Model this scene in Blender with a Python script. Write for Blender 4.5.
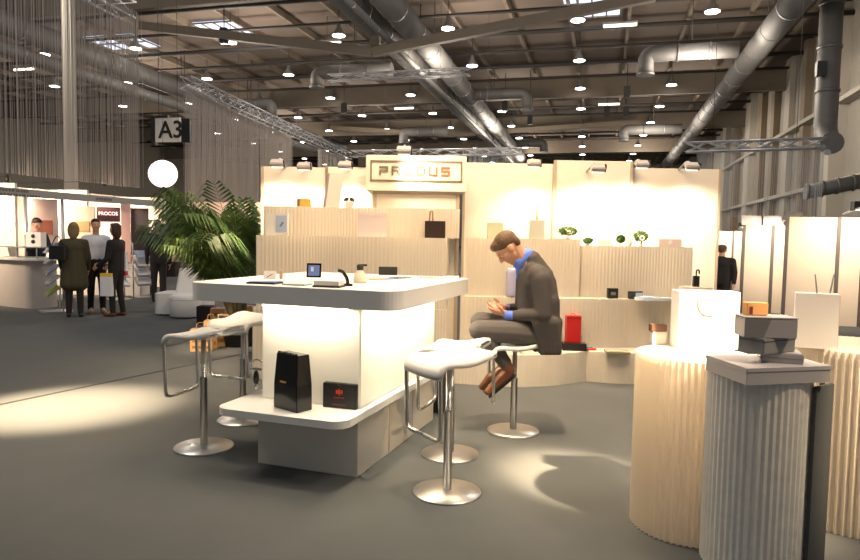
import bpy, bmesh, math, random
from mathutils import Vector, Matrix, noise
from math import sin, cos, pi, radians, atan2, hypot, sqrt
random.seed(7)
ORD = ['nearest', 'second nearest', 'third nearest', 'fourth nearest', 'fifth nearest', 'sixth nearest', 'seventh nearest', 'eighth nearest', 'ninth nearest', 'tenth nearest', 'eleventh nearest', 'twelfth nearest', 'thirteenth nearest', 'fourteenth nearest', 'fifteenth nearest', 'sixteenth nearest', 'seventeenth nearest', 'eighteenth nearest', 'farthest']
C = bpy.context.scene.collection
for o in list(bpy.data.objects): bpy.data.objects.remove(o)

# ------------------------------------------------------------ camera
F, EYE, YAW, PITCH, ROLL = 665.0, 1.5, radians(14.66), radians(3.70), radians(1.0)
fw = Vector((-sin(YAW)*cos(PITCH), cos(YAW)*cos(PITCH), -sin(PITCH)))
R0 = Vector((cos(YAW), sin(YAW), 0)); U0 = R0.cross(fw)
Rr = R0*cos(ROLL)+U0*sin(ROLL); Ur = -R0*sin(ROLL)+U0*cos(ROLL)
cam = bpy.data.objects.new('camera', bpy.data.cameras.new('camera')); C.objects.link(cam)
cam.data.sensor_width = 36; cam.data.lens = F/860*36; cam.data.clip_end = 400
m = Matrix.Identity(4)
for i in range(3): m[i][0] = Rr[i]; m[i][1] = Ur[i]; m[i][2] = -fw[i]
m.translation = (0, 0, EYE); cam.matrix_world = m
bpy.context.scene.camera = cam
EYEV = Vector((0, 0, EYE)); BY = YAW
def ray(px, py): return fw + Rr*((px-430)/F) + Ur*(-(py-280)/F)
def pz(px, py, z=0.0):                        # point of the place at height z
    r = ray(px, py); return EYEV + r*((z-EYE)/r.z)
def pd(px, py, D):                            # point at ground distance D along the camera heading
    r = ray(px, py); d = -r.x*sin(YAW)+r.y*cos(YAW); return EYEV + r*(D/d)

# ------------------------------------------------------------ world, exposure
sc = bpy.context.scene
sc.view_settings.view_transform = 'Standard'; sc.view_settings.look = 'None'
sc.view_settings.gamma = 1; sc.view_settings.exposure = 1.0
sc.cycles.max_bounces = 6; sc.cycles.diffuse_bounces = 3; sc.cycles.transparent_max_bounces = 16
sc.cycles.sample_clamp_indirect = 4; sc.cycles.use_denoising = True
w = bpy.data.worlds.new('world'); sc.world = w; w.use_nodes = True
w.node_tree.nodes['Background'].inputs[0].default_value = (0.93, 0.96, 1.0, 1)
w.node_tree.nodes['Background'].inputs[1].default_value = 0.09

def light(kind, loc, target, power, color=(1, .82, .6), size=.1, angle=60, blend=.5, sy=None):
    l = bpy.data.lights.new(kind.lower()+'_light', kind); l.energy = power; l.color = color
    o = bpy.data.objects.new(kind.lower()+'_light', l); C.objects.link(o); o.location = loc
    if kind == 'SPOT': l.spot_size = radians(angle); l.spot_blend = blend; l.shadow_soft_size = size
    elif kind == 'AREA':
        l.size = size
        if sy: l.shape = 'RECTANGLE'; l.size_y = sy
    else: l.shadow_soft_size = size
    if target is not None:
        o.rotation_euler = (Vector(target)-Vector(loc)).to_track_quat('-Z', 'Y').to_euler()
    return o
WARM = (1, .74, .46)
# overhead spots over the stand and over the hall carpet (unseen), then an added area fill
light('SPOT', (2.7, 1.9, 5.0), (.50, 3.72, 1.08), 8500, WARM, .10, 10, .9)
light('SPOT', (3.9, 2.3, 5.0), (1.25, 3.55, .9), 1500, WARM, .05, 11, .8)
light('SPOT', (3.3, 2.3, 4.8), (.0, 4.7, 0), 520, WARM, .16, 38, 1)
light('SPOT', (-6.6, 2.2, 6.5), (-4.42, 4.62, 0), 13000, WARM, .1, 15, 1)
light('SPOT', (1.9, 2.6, 5.2), (-1.5, 3.9, .0), 80, WARM, .06, 40, .8)
light('SPOT', (-5.2, 2.7, 5.0), (-2.1, 3.8, .0), 60, WARM, .06, 40, .8)
light('SPOT', (-5.7, 4.4, 3.9), (-4.9, 7.75, .15), 900, WARM, .06, 16, .7)
light('SPOT', (-.5, 3.9, 5.6), (-.6, 5.3, 0), 620, WARM, .10, 56, 1)
light('SPOT', (-3.9, 4.0, 5.6), (-3.4, 4.6, 0), 260, WARM, .10, 46, 1)
light('AREA', (-1.2, 5.6, 4.6), (-1.4, 7.1, .8), 150, (1, .70, .40), 2.4)  # added area light out of view, brightens and warms the paper tiers

# added point lights spreading high-bay light, set below lamp height to even the roof
for hx, hy in ((4.4, 33.3), (-8, 33.3), (-20.3, 33.3), (-32.8, 40.7), (4.0, 55.5), (-8.6, 55.5), (-20.9, 55.5), (-8.9, 77.7), (3.4, 77.7), (-33, 62.9)):
    light('POINT', (hx, hy, 9.2), None, 950, (1, .88, .74), 1.2)
for hx, hy in ((4.4, 18.5), (-8, 18.5), (-20.3, 18.5), (-8, 3.7), (4.4, 3.7)):
    light('POINT', (hx, hy, 10.5), None, 520, (1, .90, .80), 1.2)
# ------------------------------------------------------------ materials
MATS = {}
def mat(name, col, rough=.5, metal=0, emit=0, ecol=None, noise_s=0, noise_a=.12, bump=0, trans=0, spec=.5, alpha=1, glass=0, scale=(1,1,1)):
    if name in MATS: return MATS[name]
    mt = bpy.data.materials.new(name); mt.use_nodes = True; nt = mt.node_tree; b = nt.nodes['Principled BSDF']
    c4 = (*col, 1)
    b.inputs['Base Color'].default_value = c4; b.inputs['Roughness'].default_value = rough
    b.inputs['Metallic'].default_value = metal; b.inputs['Specular IOR Level'].default_value = spec
    b.inputs['Alpha'].default_value = alpha; b.inputs['Transmission Weight'].default_value = glass
    if emit: b.inputs['Emission Color'].default_value = (*(ecol or col), 1); b.inputs['Emission Strength'].default_value = emit
    if noise_s:
        tc = nt.nodes.new('ShaderNodeTexCoord'); mp = nt.nodes.new('ShaderNodeMapping'); mp.inputs['Scale'].default_value = scale
        n = nt.nodes.new('ShaderNodeTexNoise'); n.inputs['Scale'].default_value = noise_s; n.inputs['Detail'].default_value = 5
        nt.links.new(tc.outputs['Object'], mp.inputs[0]); nt.links.new(mp.outputs[0], n.inputs['Vector'])
        mx = nt.nodes.new('ShaderNodeMix'); mx.data_type = 'RGBA'
        mx.inputs['A'].default_value = (*[c*(1-noise_a) for c in col], 1); mx.inputs['B'].default_value = (*[min(1, c*(1+noise_a)) for c in col], 1)
        nt.links.new(n.outputs['Fac'], mx.inputs['Factor']); nt.links.new(mx.outputs['Result'], b.inputs['Base Color'])
        if bump:
            bp = nt.nodes.new('ShaderNodeBump'); bp.inputs['Strength'].default_value = bump; bp.inputs['Distance'].default_value = .01
            nt.links.new(n.outputs['Fac'], bp.inputs['Height']); nt.links.new(bp.outputs[0], b.inputs['Normal'])
    if trans:
        tr = nt.nodes.new('ShaderNodeBsdfTranslucent'); tr.inputs[0].default_value = c4
        ms = nt.nodes.new('ShaderNodeMixShader'); ms.inputs[0].default_value = trans
        nt.links.new(b.outputs[0], ms.inputs[1]); nt.links.new(tr.outputs[0], ms.inputs[2])
        nt.links.new(ms.outputs[0], nt.nodes['Material Output'].inputs[0])
    MATS[name] = mt; return mt
carpet = mat('carpet', (.10, .108, .112), .95, noise_s=3, noise_a=.10, spec=.15)
carpet_dark = mat('carpet_dark', (.02, .02, .022), .9)
roofm = mat('roof_panel', (.18, .138, .11), .9, noise_s=.6, noise_a=.2)
joistm = mat('joist', (.24, .19, .145), .85)
beamm = mat('beam', (.17, .138, .104), .8, noise_s=2, noise_a=.1)
steel = mat('steel_tube', (.045, .04, .037), .6)
ductm = mat('galvanised', (.115, .11, .105), .6, .15, noise_s=4, noise_a=.15)
ductband = mat('duct_band', (.16, .155, .15), .5, .6)
trussm = mat('aluminium_truss', (.50, .50, .52), .4, .8)
lampm = mat('lamp_lens', (1, 1, 1), emit=7, ecol=(1, .97, .9))
tubem = mat('tube_glow', (1, 1, .9), emit=2.2, ecol=(1, .93, .70))
skym = mat('skylight_glow', (.6, .7, 1), emit=.6, ecol=(.72, .80, 1))
black = mat('black', (.012, .012, .012), .45)
gblack = mat('gloss_black', (.010, .010, .011), .14)
white = mat('white_panel', (.80, .77, .72), .6)
wallp = mat('stand_wall', (.82, .76, .67), .7)
wallgrey = mat('grey_panel', (.50, .48, .45), .7)
seamm = mat('seam', (.45, .38, .30), .7)
paper = mat('pleated_paper', (.88, .82, .72), .75, trans=.40, noise_s=3.2, noise_a=.12, scale=(1.6, 1.6, .06))
felt = mat('grey_felt', (.055, .06, .063), .95, noise_s=40, noise_a=.2)
corian = mat('counter_white', (.78, .78, .76), .35)
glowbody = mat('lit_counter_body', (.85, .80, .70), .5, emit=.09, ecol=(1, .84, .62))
chrome = mat('brushed_steel', (.66, .65, .63), .27, 1)
basem = mat('matt_steel', (.62, .61, .59), .36, 1)
seatm = mat('white_seat', (.82, .81, .79), .35)
leather = mat('white_leather', (.72, .72, .72), .45)
leaf = mat('palm_leaf', (.060, .115, .030), .45, trans=.25, noise_s=2, noise_a=.45)
leafl = mat('palm_leaf_pale', (.13, .20, .060), .45, trans=.25, noise_s=2, noise_a=.3)
leafs = mat('small_leaf', (.07, .17, .03), .5, trans=.2, noise_s=9, noise_a=.4)
stemm = mat('plant_stem', (.20, .17, .08), .7)
skin = mat('skin', (.62, .33, .21), .5, noise_s=20, noise_a=.05)
hairb = mat('brown_hair', (.10, .050, .022), .6, noise_s=60, noise_a=.4, bump=.6)
hairk = mat('dark_hair', (.02, .014, .010), .6, noise_s=60, noise_a=.4)
hairf = mat('fair_hair', (.22, .15, .07), .6, noise_s=60, noise_a=.4)
suit = mat('charcoal_suit', (.060, .053, .052), .85, noise_s=90, noise_a=.12)
trous = mat('grey_trousers', (.085, .077, .078), .85, noise_s=90, noise_a=.12)
blue = mat('blue_shirt', (.10, .20, .72), .7)
brown_l = mat('brown_leather', (.17, .062, .025), .22)
olive = mat('olive_coat', (.060, .055, .032), .9)
navy = mat('navy_suit', (.020, .022, .034), .85)
shirtw = mat('white_shirt', (.70, .72, .78), .7)
dark = mat('dark_cloth', (.016, .014, .015), .9)
kraft = mat('kraft', (.66, .40, .17), .7, noise_s=6, noise_a=.1)
gold = mat('gold_card', (.62, .38, .07), .45)
pinkc = mat('pale_pink_card', (.72, .58, .54), .6)
copper = mat('copper_card', (.62, .36, .26), .5)
red = mat('red_card', (.50, .015, .012), .4)
redm = mat('red_mark', (.85, .06, .02), .5)
greyc = mat('grey_card', (.22, .22, .22), .5)
greyl = mat('light_grey_card', (.46, .44, .44), .5)
greenc = mat('pale_green_card', (.58, .62, .42), .5)
bluec = mat('blue_print', (.10, .16, .42), .4)
bluel = mat('pale_blue_print', (.45, .55, .75), .4)
purple = mat('lilac_print', (.42, .42, .62), .45)
olivec = mat('olive_card', (.26, .24, .15), .5)
signgrey = mat('sign_grey', (.20, .16, .11), .6)
signpink = mat('sign_pink', (.42, .17, .09), .6)
fascia = mat('fascia_grey', (.30, .30, .29), .7)
textg = mat('lettering_dark', (.12, .12, .13), .7)
stringm = mat('string', (.36, .325, .305), .8)
stringc = mat('string_cool', (.42, .43, .44), .8)
hallwall = mat('hall_wall', (.30, .275, .235), .85, noise_s=1, noise_a=.12)
pilm = mat('pilaster', (.42, .385, .325), .8)
pilb = mat('brown_pilaster', (.22, .17, .115), .8)

# ------------------------------------------------------------ mesh builder
class MB:
    def __init__(s): s.v = []; s.f = []; s.sm = []
    def add(s, vs, fs, smooth=False):
        n = len(s.v); s.v += [tuple(v) for v in vs]; s.f += [tuple(i+n for i in f) for f in fs]; s.sm += [smooth]*len(fs); return s
    def box(s, c, d, rz=0, M=None):
        x, y, z = [k/2 for k in d]; vs = []
        for k in (-z, z):
            for (i, j) in ((-x, -y), (x, -y), (x, y), (-x, y)):
                p = Vector((i, j, k))
                if rz: p = Matrix.Rotation(rz, 3, 'Z') @ p
                if M is not None: p = M @ p
                vs.append(p+Vector(c))
        return s.add(vs, [(3, 2, 1, 0), (4, 5, 6, 7), (0, 1, 5, 4), (1, 2, 6, 5), (2, 3, 7, 6), (3, 0, 4, 7)])
    def prism(s, pts, z0, z1, smooth=False):
        n = len(pts); vs = [(p[0], p[1], z0) for p in pts]+[(p[0], p[1], z1) for p in pts]
        s.add(vs, [tuple(range(n-1, -1, -1)), tuple(range(n, 2*n))])
        return s.add(vs, [(i, (i+1) % n, n+(i+1) % n, n+i) for i in range(n)], smooth)
    def tube(s, pts, r, seg=10, closed=False, cap=True, flat=None):
        pts = [Vector(p) for p in pts]; n = len(pts); rs = r if isinstance(r, (list, tuple)) else [r]*n
        vs = []; up = None
        for i, p in enumerate(pts):
            a = pts[(i-1) % n] if (closed or i > 0) else p; b = pts[(i+1) % n] if (closed or i < n-1) else p
            t = (b-a).normalized()
            if up is None: up = Vector((0, 0, 1)) if abs(t.z) < .9 else Vector((0, 1, 0))
            x = t.cross(up)
            if x.length < 1e-5: x = t.orthogonal()
            x.normalize(); y = x.cross(t).normalized(); up = y
            for k in range(seg):
                a_ = 2*pi*k/seg; vs.append(p+x*cos(a_)*rs[i]*(flat or 1)+y*sin(a_)*rs[i])
        fs = []
        for i in range(n if closed else n-1):
            j = (i+1) % n
            for k in range(seg): fs.append((i*seg+k, i*seg+(k+1) % seg, j*seg+(k+1) % seg, j*seg+k))
        s.add(vs, fs, True)
        if cap and not closed:
            s.f.append(tuple(len(s.v)-n*seg+k for k in range(seg-1, -1, -1))); s.sm.append(False)
            s.f.append(tuple(len(s.v)-seg+k for k in range(seg))); s.sm.append(False)
        return s
    def lathe(s, prof, seg=32, c=(0, 0, 0), smooth=True):
        vs = []
        for r, z in prof:
            for k in range(seg): vs.append((c[0]+r*cos(2*pi*k/seg), c[1]+r*sin(2*pi*k/seg), c[2]+z))
        n = len(prof); fs = [(i*seg+k, i*seg+(k+1) % seg, (i+1)*seg+(k+1) % seg, (i+1)*seg+k) for i in range(n-1) for k in range(seg)]
        s.add(vs, fs, smooth)
        b = len(s.v)-n*seg
        s.f.append(tuple(b+k for k in range(seg-1, -1, -1))); s.sm.append(False)
        s.f.append(tuple(b+(n-1)*seg+k for k in range(seg))); s.sm.append(False)
        return s
    def ball(s, c, r, M=None, seg=16, rings=10):
        if not isinstance(r, (list, tuple)): r = (r, r, r)
        vs = [] ; M = M or Matrix.Identity(3); c = Vector(c)
        for i in range(1, rings):
            a = pi*i/rings
            for k in range(seg):
                b = 2*pi*k/seg; vs.append(c+M @ Vector((r[0]*sin(a)*cos(b), r[1]*sin(a)*sin(b), r[2]*cos(a))))
        vs.append(c+M @ Vector((0, 0, r[2]))); vs.append(c+M @ Vector((0, 0, -r[2])))
        T = len(vs)-2; fs = []
        for i in range(rings-2):
            for k in range(seg): fs.append((i*seg+k, (i+1)*seg+k, (i+1)*seg+(k+1) % seg, i*seg+(k+1) % seg))
        for k in range(seg):
            fs.append((T, k, (k+1) % seg)); fs.append((T+1, (rings-2)*seg+(k+1) % seg, (rings-2)*seg+k))
        return s.add(vs, fs, True)
    def cap_(s, p0, r0, p1, r1, seg=12):
        p0 = Vector(p0); p1 = Vector(p1); t = (p1-p0)
        L = t.length; t = t/L if L > 1e-6 else Vector((0, 0, 1)); pts = []; rs = []
        for a in (0.12, .45, .8, 1.2, pi/2): pts.append(p0-t*r0*cos(a)); rs.append(r0*sin(a))
        for a in (pi/2, 1.2, .8, .45, .12): pts.append(p1+t*r1*cos(a)); rs.append(r1*sin(a))
        return s.tube(pts, rs, seg)
    def build(s, name, m, parent=None, loc=(0, 0, 0), rz=0, bevel=0, tag=None):
        me = bpy.data.meshes.new(name); me.from_pydata(s.v, [], s.f); me.update()
        for p, q in zip(me.polygons, s.sm): p.use_smooth = q
        if bevel:
            bm = bmesh.new(); bm.from_mesh(me)
            bmesh.ops.bevel(bm, geom=[e for e in bm.edges if e.is_manifold and e.calc_face_angle(0) > .6], offset=bevel, segments=2, affect='EDGES', clamp_overlap=True)
            bm.to_mesh(me); bm.free()
        me.materials.append(m)
        o = bpy.data.objects.new(name, me); C.objects.link(o)
        if parent: o.parent = parent
        o.location = loc; o.rotation_euler = (0, 0, rz)
        if tag: T(o, *tag)
        return o
def T(o, label, cat=None, group=None, kind=None):
    o['label'] = label
    if cat: o['category'] = cat
    if group: o['group'] = group
    if kind: o['kind'] = kind
    return o
def thing(name, label, cat, loc=(0, 0, 0), rz=0, group=None):
    o = bpy.data.objects.new(name, None); C.objects.link(o); o.location = loc; o.rotation_euler = (0, 0, rz)
    o.empty_display_size = .1
    return T(o, label, cat, group)
def struct(o): o['kind'] = 'structure'; return o
def dup(o, loc=None, rz=None, label=None, parent=None):
    kids = [c for c in bpy.data.objects if c.parent == o]
    c = o.copy(); C.objects.link(c)
    if parent: c.parent = parent
    if loc is not None: c.location = loc
    if rz is not None: c.rotation_euler = (0, 0, rz)
    if label: c['label'] = label
    for k in kids: dup(k, parent=c)
    return c
def rrect(x0, y0, x1, y1, r, n=8):
    pts = []
    for cx, cy, a0 in ((x1-r, y1-r, 0), (x0+r, y1-r, pi/2), (x0+r, y0+r, pi), (x1-r, y0+r, 3*pi/2)):
        for i in range(n+1): a = a0+pi/2*i/n; pts.append((cx+r*cos(a), cy+r*sin(a)))
    return pts
def arc_path(pts, r, n=6):                   # polyline with rounded corners
    pts = [Vector(p) for p in pts]; out = [pts[0]]
    for i in range(1, len(pts)-1):
        a, p, b = pts[i-1], pts[i], pts[i+1]; u = (a-p).normalized(); v = (b-p).normalized()
        d = min(r, (a-p).length*.49, (b-p).length*.49); A = p+u*d; B = p+v*d
        for k in range(n+1): t = k/n; out.append(A*(1-t)**2+p*2*t*(1-t)+B*t*t)
    out.append(pts[-1]); return out
def text(name, s, size, m, parent, loc, rot, ext=.003, bold=0):
    cu = bpy.data.curves.new(name, 'FONT'); cu.body = s; cu.size = size; cu.extrude = ext; cu.offset = bold; cu.align_x = 'CENTER'; cu.align_y = 'CENTER'
    t = bpy.data.objects.new('tmp', cu); C.objects.link(t)
    me = bpy.data.meshes.new_from_object(t.evaluated_get(bpy.context.evaluated_depsgraph_get())); bpy.data.objects.remove(t)
    me.materials.clear(); me.materials.append(m)
    o = bpy.data.objects.new(name, me); C.objects.link(o); o.parent = parent; o.location = loc; o.rotation_euler = rot; return o
def organic(name, mb, m, parent, voxel, smooth=6):
    me = bpy.data.meshes.new('tmp'); me.from_pydata(mb.v, [], mb.f); me.update()
    t = bpy.data.objects.new('tmp', me); C.objects.link(t)
    a = t.modifiers.new('r', 'REMESH'); a.mode = 'VOXEL'; a.voxel_size = voxel; a.use_smooth_shade = True
    b = t.modifiers.new('s', 'SMOOTH'); b.iterations = smooth; b.factor = .5
    me2 = bpy.data.meshes.new_from_object(t.evaluated_get(bpy.context.evaluated_depsgraph_get())); bpy.data.objects.remove(t)
    me2.materials.clear(); me2.materials.append(m); me2.name = name
    for p in me2.polygons: p.use_smooth = True
    o = bpy.data.objects.new(name, me2); C.objects.link(o); o.parent = parent; return o

# ============================================================ HALL SHELL
XR, YF, ZC = 11.5, 112.0, 13.6
struct(MB().box((-24, 52, -.05), (72, 124, .1)).build('floor', carpet))
mb = MB(); mb.box((-24, 70, ZC+.2), (72, 90, .3))
ce = struct(mb.build('ceiling', roofm))
mb = MB()
for i in range(22):
    x = XR-1.5-i*3.05; mb.box((x, 70, ZC-.12), (.16, 90, .34))
mb.build('joists', joistm, ce)
struct(MB().box((-24, YF, 6.8), (72, .3, 13.6)).build('wall_back', hallwall))
struct(MB().box((XR+.15, 66, 6.8), (.3, 92, 13.6)).build('wall_right', hallwall))
struct(MB().box((-60, 66, 6.8), (.3, 92, 13.6)).build('wall_left', hallwall))
# strip of trim where carpets meet (aisle edge) and lighter carpet joint
a_, b_ = pz(-40, 413), pz(262, 350)
d = (b_-a_); mb = MB(); n_ = Vector((-d.y, d.x, 0)).normalized()*.016
mb.add([a_-n_+Vector((0, 0, .003)), b_-n_+Vector((0, 0, .003)), b_+n_+Vector((0, 0, .003)), a_+n_+Vector((0, 0, .003)),
        a_-n_, b_-n_, b_+n_, a_+n_], [(0, 1, 2, 3), (4, 7, 6, 5), (0, 4, 5, 1), (1, 5, 6, 2), (2, 6, 7, 3), (3, 7, 4, 0)])
struct(mb.build('trim_1', carpet_dark))
# right wall: pilasters, ledge, panels
for i, (y, wd, dp, mt_) in enumerate(((26.5, .9, .55, pilm), (30.5, .45, .4, pilb), (33.2, .9, .45, pilm), (38.5, 1.35, .75, pilm), (41.8, .6, .4, pilb), (44.5, .8, .4, pilb),
                             (48.6, 1.3, .3, pilm), (52.0, .9, .4, pilb), (56, 1.1, .4, pilb), (60, 1.8, .5, pilm), (66, 1.4, .4, pilb), (72, 2, .4, pilm), (82, 2, .4, pilb), (92, 2, .4, pilm))):
    o = MB().box((XR-dp/2, y, 6.75), (dp, wd, 13.5)).build('wall_pilaster', mt_)
    T(o, ['pale', 'brown'][mt_ is pilb]+' upright pilaster on the right hall wall, number of its row unseen', 'pilaster', 'pilasters along the right hall wall')
    o['label'] = ORD[i]+' of the uprights against the right hall wall, '+('broad and pale' if mt_ is pilm else 'narrow and brown')
for zz in (8.6, 4.6):
    MB().box((XR-.3, 60, zz), (.6, 76, .22)).build('wall_ledge', pilm, tag=(['lower pale ledge running along the right hall wall', 'upper pale ledge running along the right hall wall'][zz > 6], 'ledge', None))

# transverse beams and steel tubes
def beam(y, z, h, x0, x1, lab, thick=.35):
    MB().box(((x0+x1)/2, y, z), (x1-x0, thick, h)).build('ceiling_beam', beamm, tag=(lab, 'beam'))
beam(28.0, 12.7, 1.2, -59, XR, 'nearest deep wooden beam across the hall ceiling')
beam(49.2, 12.3, 1.4, -59, XR, 'second deep wooden beam across the hall ceiling')
beam(64.0, 12.3, 1.4, -59, XR, 'third deep wooden beam across the hall ceiling')
beam(80.0, 12.3, 1.4, -59, XR, 'farthest deep wooden beam across the hall ceiling')
# V girder on the centre duct line
node = pz(373, 52, 9.8)
def raker(p0, p1, name, lab, r=.3):
    p0 = Vector(p0); p1 = Vector(p1); t = (p1-p0).normalized(); s = t.cross(Vector((0, 1, 0))).normalized()
    mb = MB(); vs = []
    for p in (p0, p1):
        for i, j in ((-1, -1), (1, -1), (1, 1), (-1, 1)): vs.append(p+Vector((0, 1, 0))*.16*i+s*r*j)
    mb.add(vs, [(0, 3, 2, 1), (4, 5, 6, 7), (0, 1, 5, 4), (1, 2, 6, 5), (2, 3, 7, 6), (3, 0, 4, 7)]); return mb.build('roof_strut', beamm, tag=(lab, 'strut'))
ny = node.y
def onY(px, py, Y): r = ray(px, py); return EYEV+r*(Y/r.y)
raker(node, onY(655, -4, ny), 'a', 'wooden strut rising to the right from the centre duct line', .2)
raker(node, onY(140, 26, ny), 'b', 'wooden strut running left from the centre duct line', .2)
raker(onY(375, 46, ny), onY(376, 14, ny), 'd', 'short wooden post above the joint of the two long struts', .22)
y2 = 62
raker(onY(452, 135, y2), onY(640, 122, y2), 'e', 'far wooden strut rising above the stand sign', .2)
raker(onY(452, 135, y2), onY(330, 128, y2), 'f', 'far wooden strut running left above the stand', .2)
k = 0
for y in [30.5+3.6*i for i in range(19)]:
    zz = 12.9
    MB().tube([(-59, y, zz), (XR, y, zz)], .09 if k % 2 else .13, 6).build('roof_tube', steel, tag=(ORD[k]+' of the thin dark steel tubes crossing under the hall ceiling', 'tube', 'steel tubes under the hall ceiling'))
    k += 1
# skylight windows in the roof
k = 0
for px, py, sx, sy in ((228, 30, 2.6, 1.6), (592, 2, 2.4, 2.2), (122, 42, 3, 1.4)):
    p = pz(px, py, ZC-.02); k += 1
    wn = struct(MB().box(p, (sx*1.2, sy*2.0, .05)).build('window_%d' % k, skym))
    mb = MB()
    for i in range(5): mb.box((p.x-sx*.6+i*sx*.3, p.y, p.z-.06), (.08, sy*2, .08))
    for i in range(3): mb.box((p.x, p.y-sy+i*sy, p.z-.06), (sx*1.2, .08, .08))
    mb.build('glazing_bars', joistm, wn)

# ducts along the hall
def duct(x0, y0, x1, y1, z, r, lab):
    t = thing('air_duct', lab, 'duct', (x0, y0, z)); d = Vector((x1-x0, y1-y0, 0)); 
    MB().tube([(0, 0, 0), d], r, 20).build('pipe', ductm, t)
    n = int(d.length/3.0); u = d.normalized()
    for i in range(1, n): MB().tube([u*(i*3.0-.06), u*(i*3.0+.06)], r*1.05, 20).build('joint_band', ductband, t)
    for i in range(2, n, 3):
        p = u*(i*3.0+1.2); MB().tube([p+Vector((0, 0, r*.9)), p+Vector((0, 0, ZC-z))], .025, 5).build('hanger', steel, t)
duct(6.9, 18, 7.05, 92, 11, .55, 'large round duct running along the right side of the hall ceiling')
duct(-10.2, 18, -11.3, 80, 11, .55, 'left pipe of the large duct pair over the middle of the hall')
duct(-8.6, 18, -9.9, 80, 11, .55, 'right pipe of the large duct pair over the middle of the hall')
duct(-26.7, 14, -28.6, 70, 11, .55, 'upper round duct along the left side of the hall behind the strings')
duct(-26.6, 14, -28.2, 70, 9.8, .32, 'thinner pipe under the left hall duct behind the strings')
duct(-9.4, 18, -10.6, 80, 10.2, .14, 'thin pipe slung below the middle duct pair')
def branch(a, b, drop, r, Y, lab):            # pipe across the hall with an elbow down
    A = onY(*a, Y); B = onY(*b, Y); B.z = A.z
    t = thing('branch_duct', lab, 'duct', A)
    s = 1 if B.x > A.x else -1
    pts = arc_path([B-A, Vector((0, 0, 0)), Vector((0, 0, -drop))], .9)
    MB().tube(pts, r, 14).build('pipe', ductm, t)
    MB().tube([Vector((0, 0, -drop)), Vector((0, 0, -drop-.12))], r*1.12, 14).build('outlet', ductband, t)
    for k in (.35, .7): q = (B-A)*k; MB().tube([q-Vector((.05, 0, 0)), q+Vector((.05, 0, 0))], r*1.08, 14).build('joint_band', ductband, t)
    MB().tube([(B-A)*.5+Vector((0, 0, r)), (B-A)*.5+Vector((0, 0, ZC-A.z))], .02, 5).build('hanger', steel, t)
branch((646, 54), (738, 54), .9, .38, 34, 'duct branch with elbow below the right hall duct')
branch((317, 73), (392, 72), .7, .36, 34, 'duct branch with elbow left of the middle duct pair')
branch((527, 93), (462, 98), 1.0, .36, 44, 'duct branch with elbow right of the middle duct pair')
branch((272, 103), (232, 104), .8, .34, 42, 'duct branch with elbow beside the left string curtains')
branch((624, 130), (682, 126), .8, .42, 58, 'far duct branch with elbow left of the right duct')
branch((404, 132), (448, 128), .9, .42, 58, 'far duct branch with elbow over the stand sign')
branch((544, 143), (505, 146), .8, .42, 70, 'farthest duct branch over the stand wall')
# right wall riser
p = onY(829, 60, 30); t = thing('wall_duct', 'vertical round duct with elbow on the right hall wall', 'duct', (p.x, 30, 0))
MB().tube(arc_path([(0, 0, 13.4), (0, 0, 6.0), (.0, -.6, 5.4), (.0, -1.0, 5.4)], .5), .42, 16).build('pipe', ductm, t)
for zz in (7.5, 9.2, 10.9): MB().tube([(0, 0, zz), (0, 0, zz+.12)], .46, 16).build('joint_band', ductband, t)
MB().tube([(-.2, -1.2, 5.0), (.2, 1.2, 5.5)], .12, 8).build('bracket', trussm, t)
p0 = onY(806, 192, 29); p1 = onY(868, 180, 29)
t = thing('wall_pipe', 'short horizontal silver pipe low on the right hall wall', 'pipe', p0); MB().tube([(0, 0, 0), p1-p0], .28, 14).build('pipe', ductm, t)
for k in (0, .25, .5, .75): MB().tube([(p1-p0)*k-Vector((.03, 0, 0)), (p1-p0)*k+Vector((.05, 0, 0))], .33, 14).build('joint_band', ductband, t)
p = onY(821, 69, 29.4); o = MB().box((0, 0, 0), (.35, .3, .55)).build('wall_speaker', black, None, p, tag=('small black box hanging beside the riser duct', 'speaker'))

# high bay lamps, 7.2 m apart
def high_bay():
    t = thing('high_bay_lamp', '', 'ceiling lamp', (0, 0, 0), 0, 'high bay lamps under the hall ceiling')
    MB().lathe([(.07, .62), (.10, .6), (.12, .40), (.34, .06), (.36, 0), (.33, 0)], 14).build('housing', mat('lamp_housing', (.16, .155, .15), .5), t)
    MB().lathe([(.33, -.035), (.33, .0)], 14).build('lens', lampm, t)
    MB().tube([(0, 0, .6), (0, 0, 1.7)], .02, 5).build('cord', steel, t)
    return t
first = high_bay(); used = False
rown = ['nearest the right hall wall', 'second from the right hall wall', 'third from the right hall wall', 'left of the middle ducts', 'fifth from the right hall wall', 'sixth from the right hall wall', 'seventh from the right hall wall', 'farthest to the left']
for i, x in enumerate((4.4, -1.6, -8.0, -13.9, -20.3, -26.4, -32.8, -39)):
    for j in range(9):
        y = 33.3+7.4*j; xx = x-.028*(y-33)
        if i in (3, 4, 5, 6, 7) and False: continue
        lab = ORD[j]+' high-bay lamp in the ceiling row '+rown[i]
        if not used: o = first; used = True; o.location = (xx, y, 12); o['label'] = lab
        else: o = dup(first, (xx, y, 12), label=lab)
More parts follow.
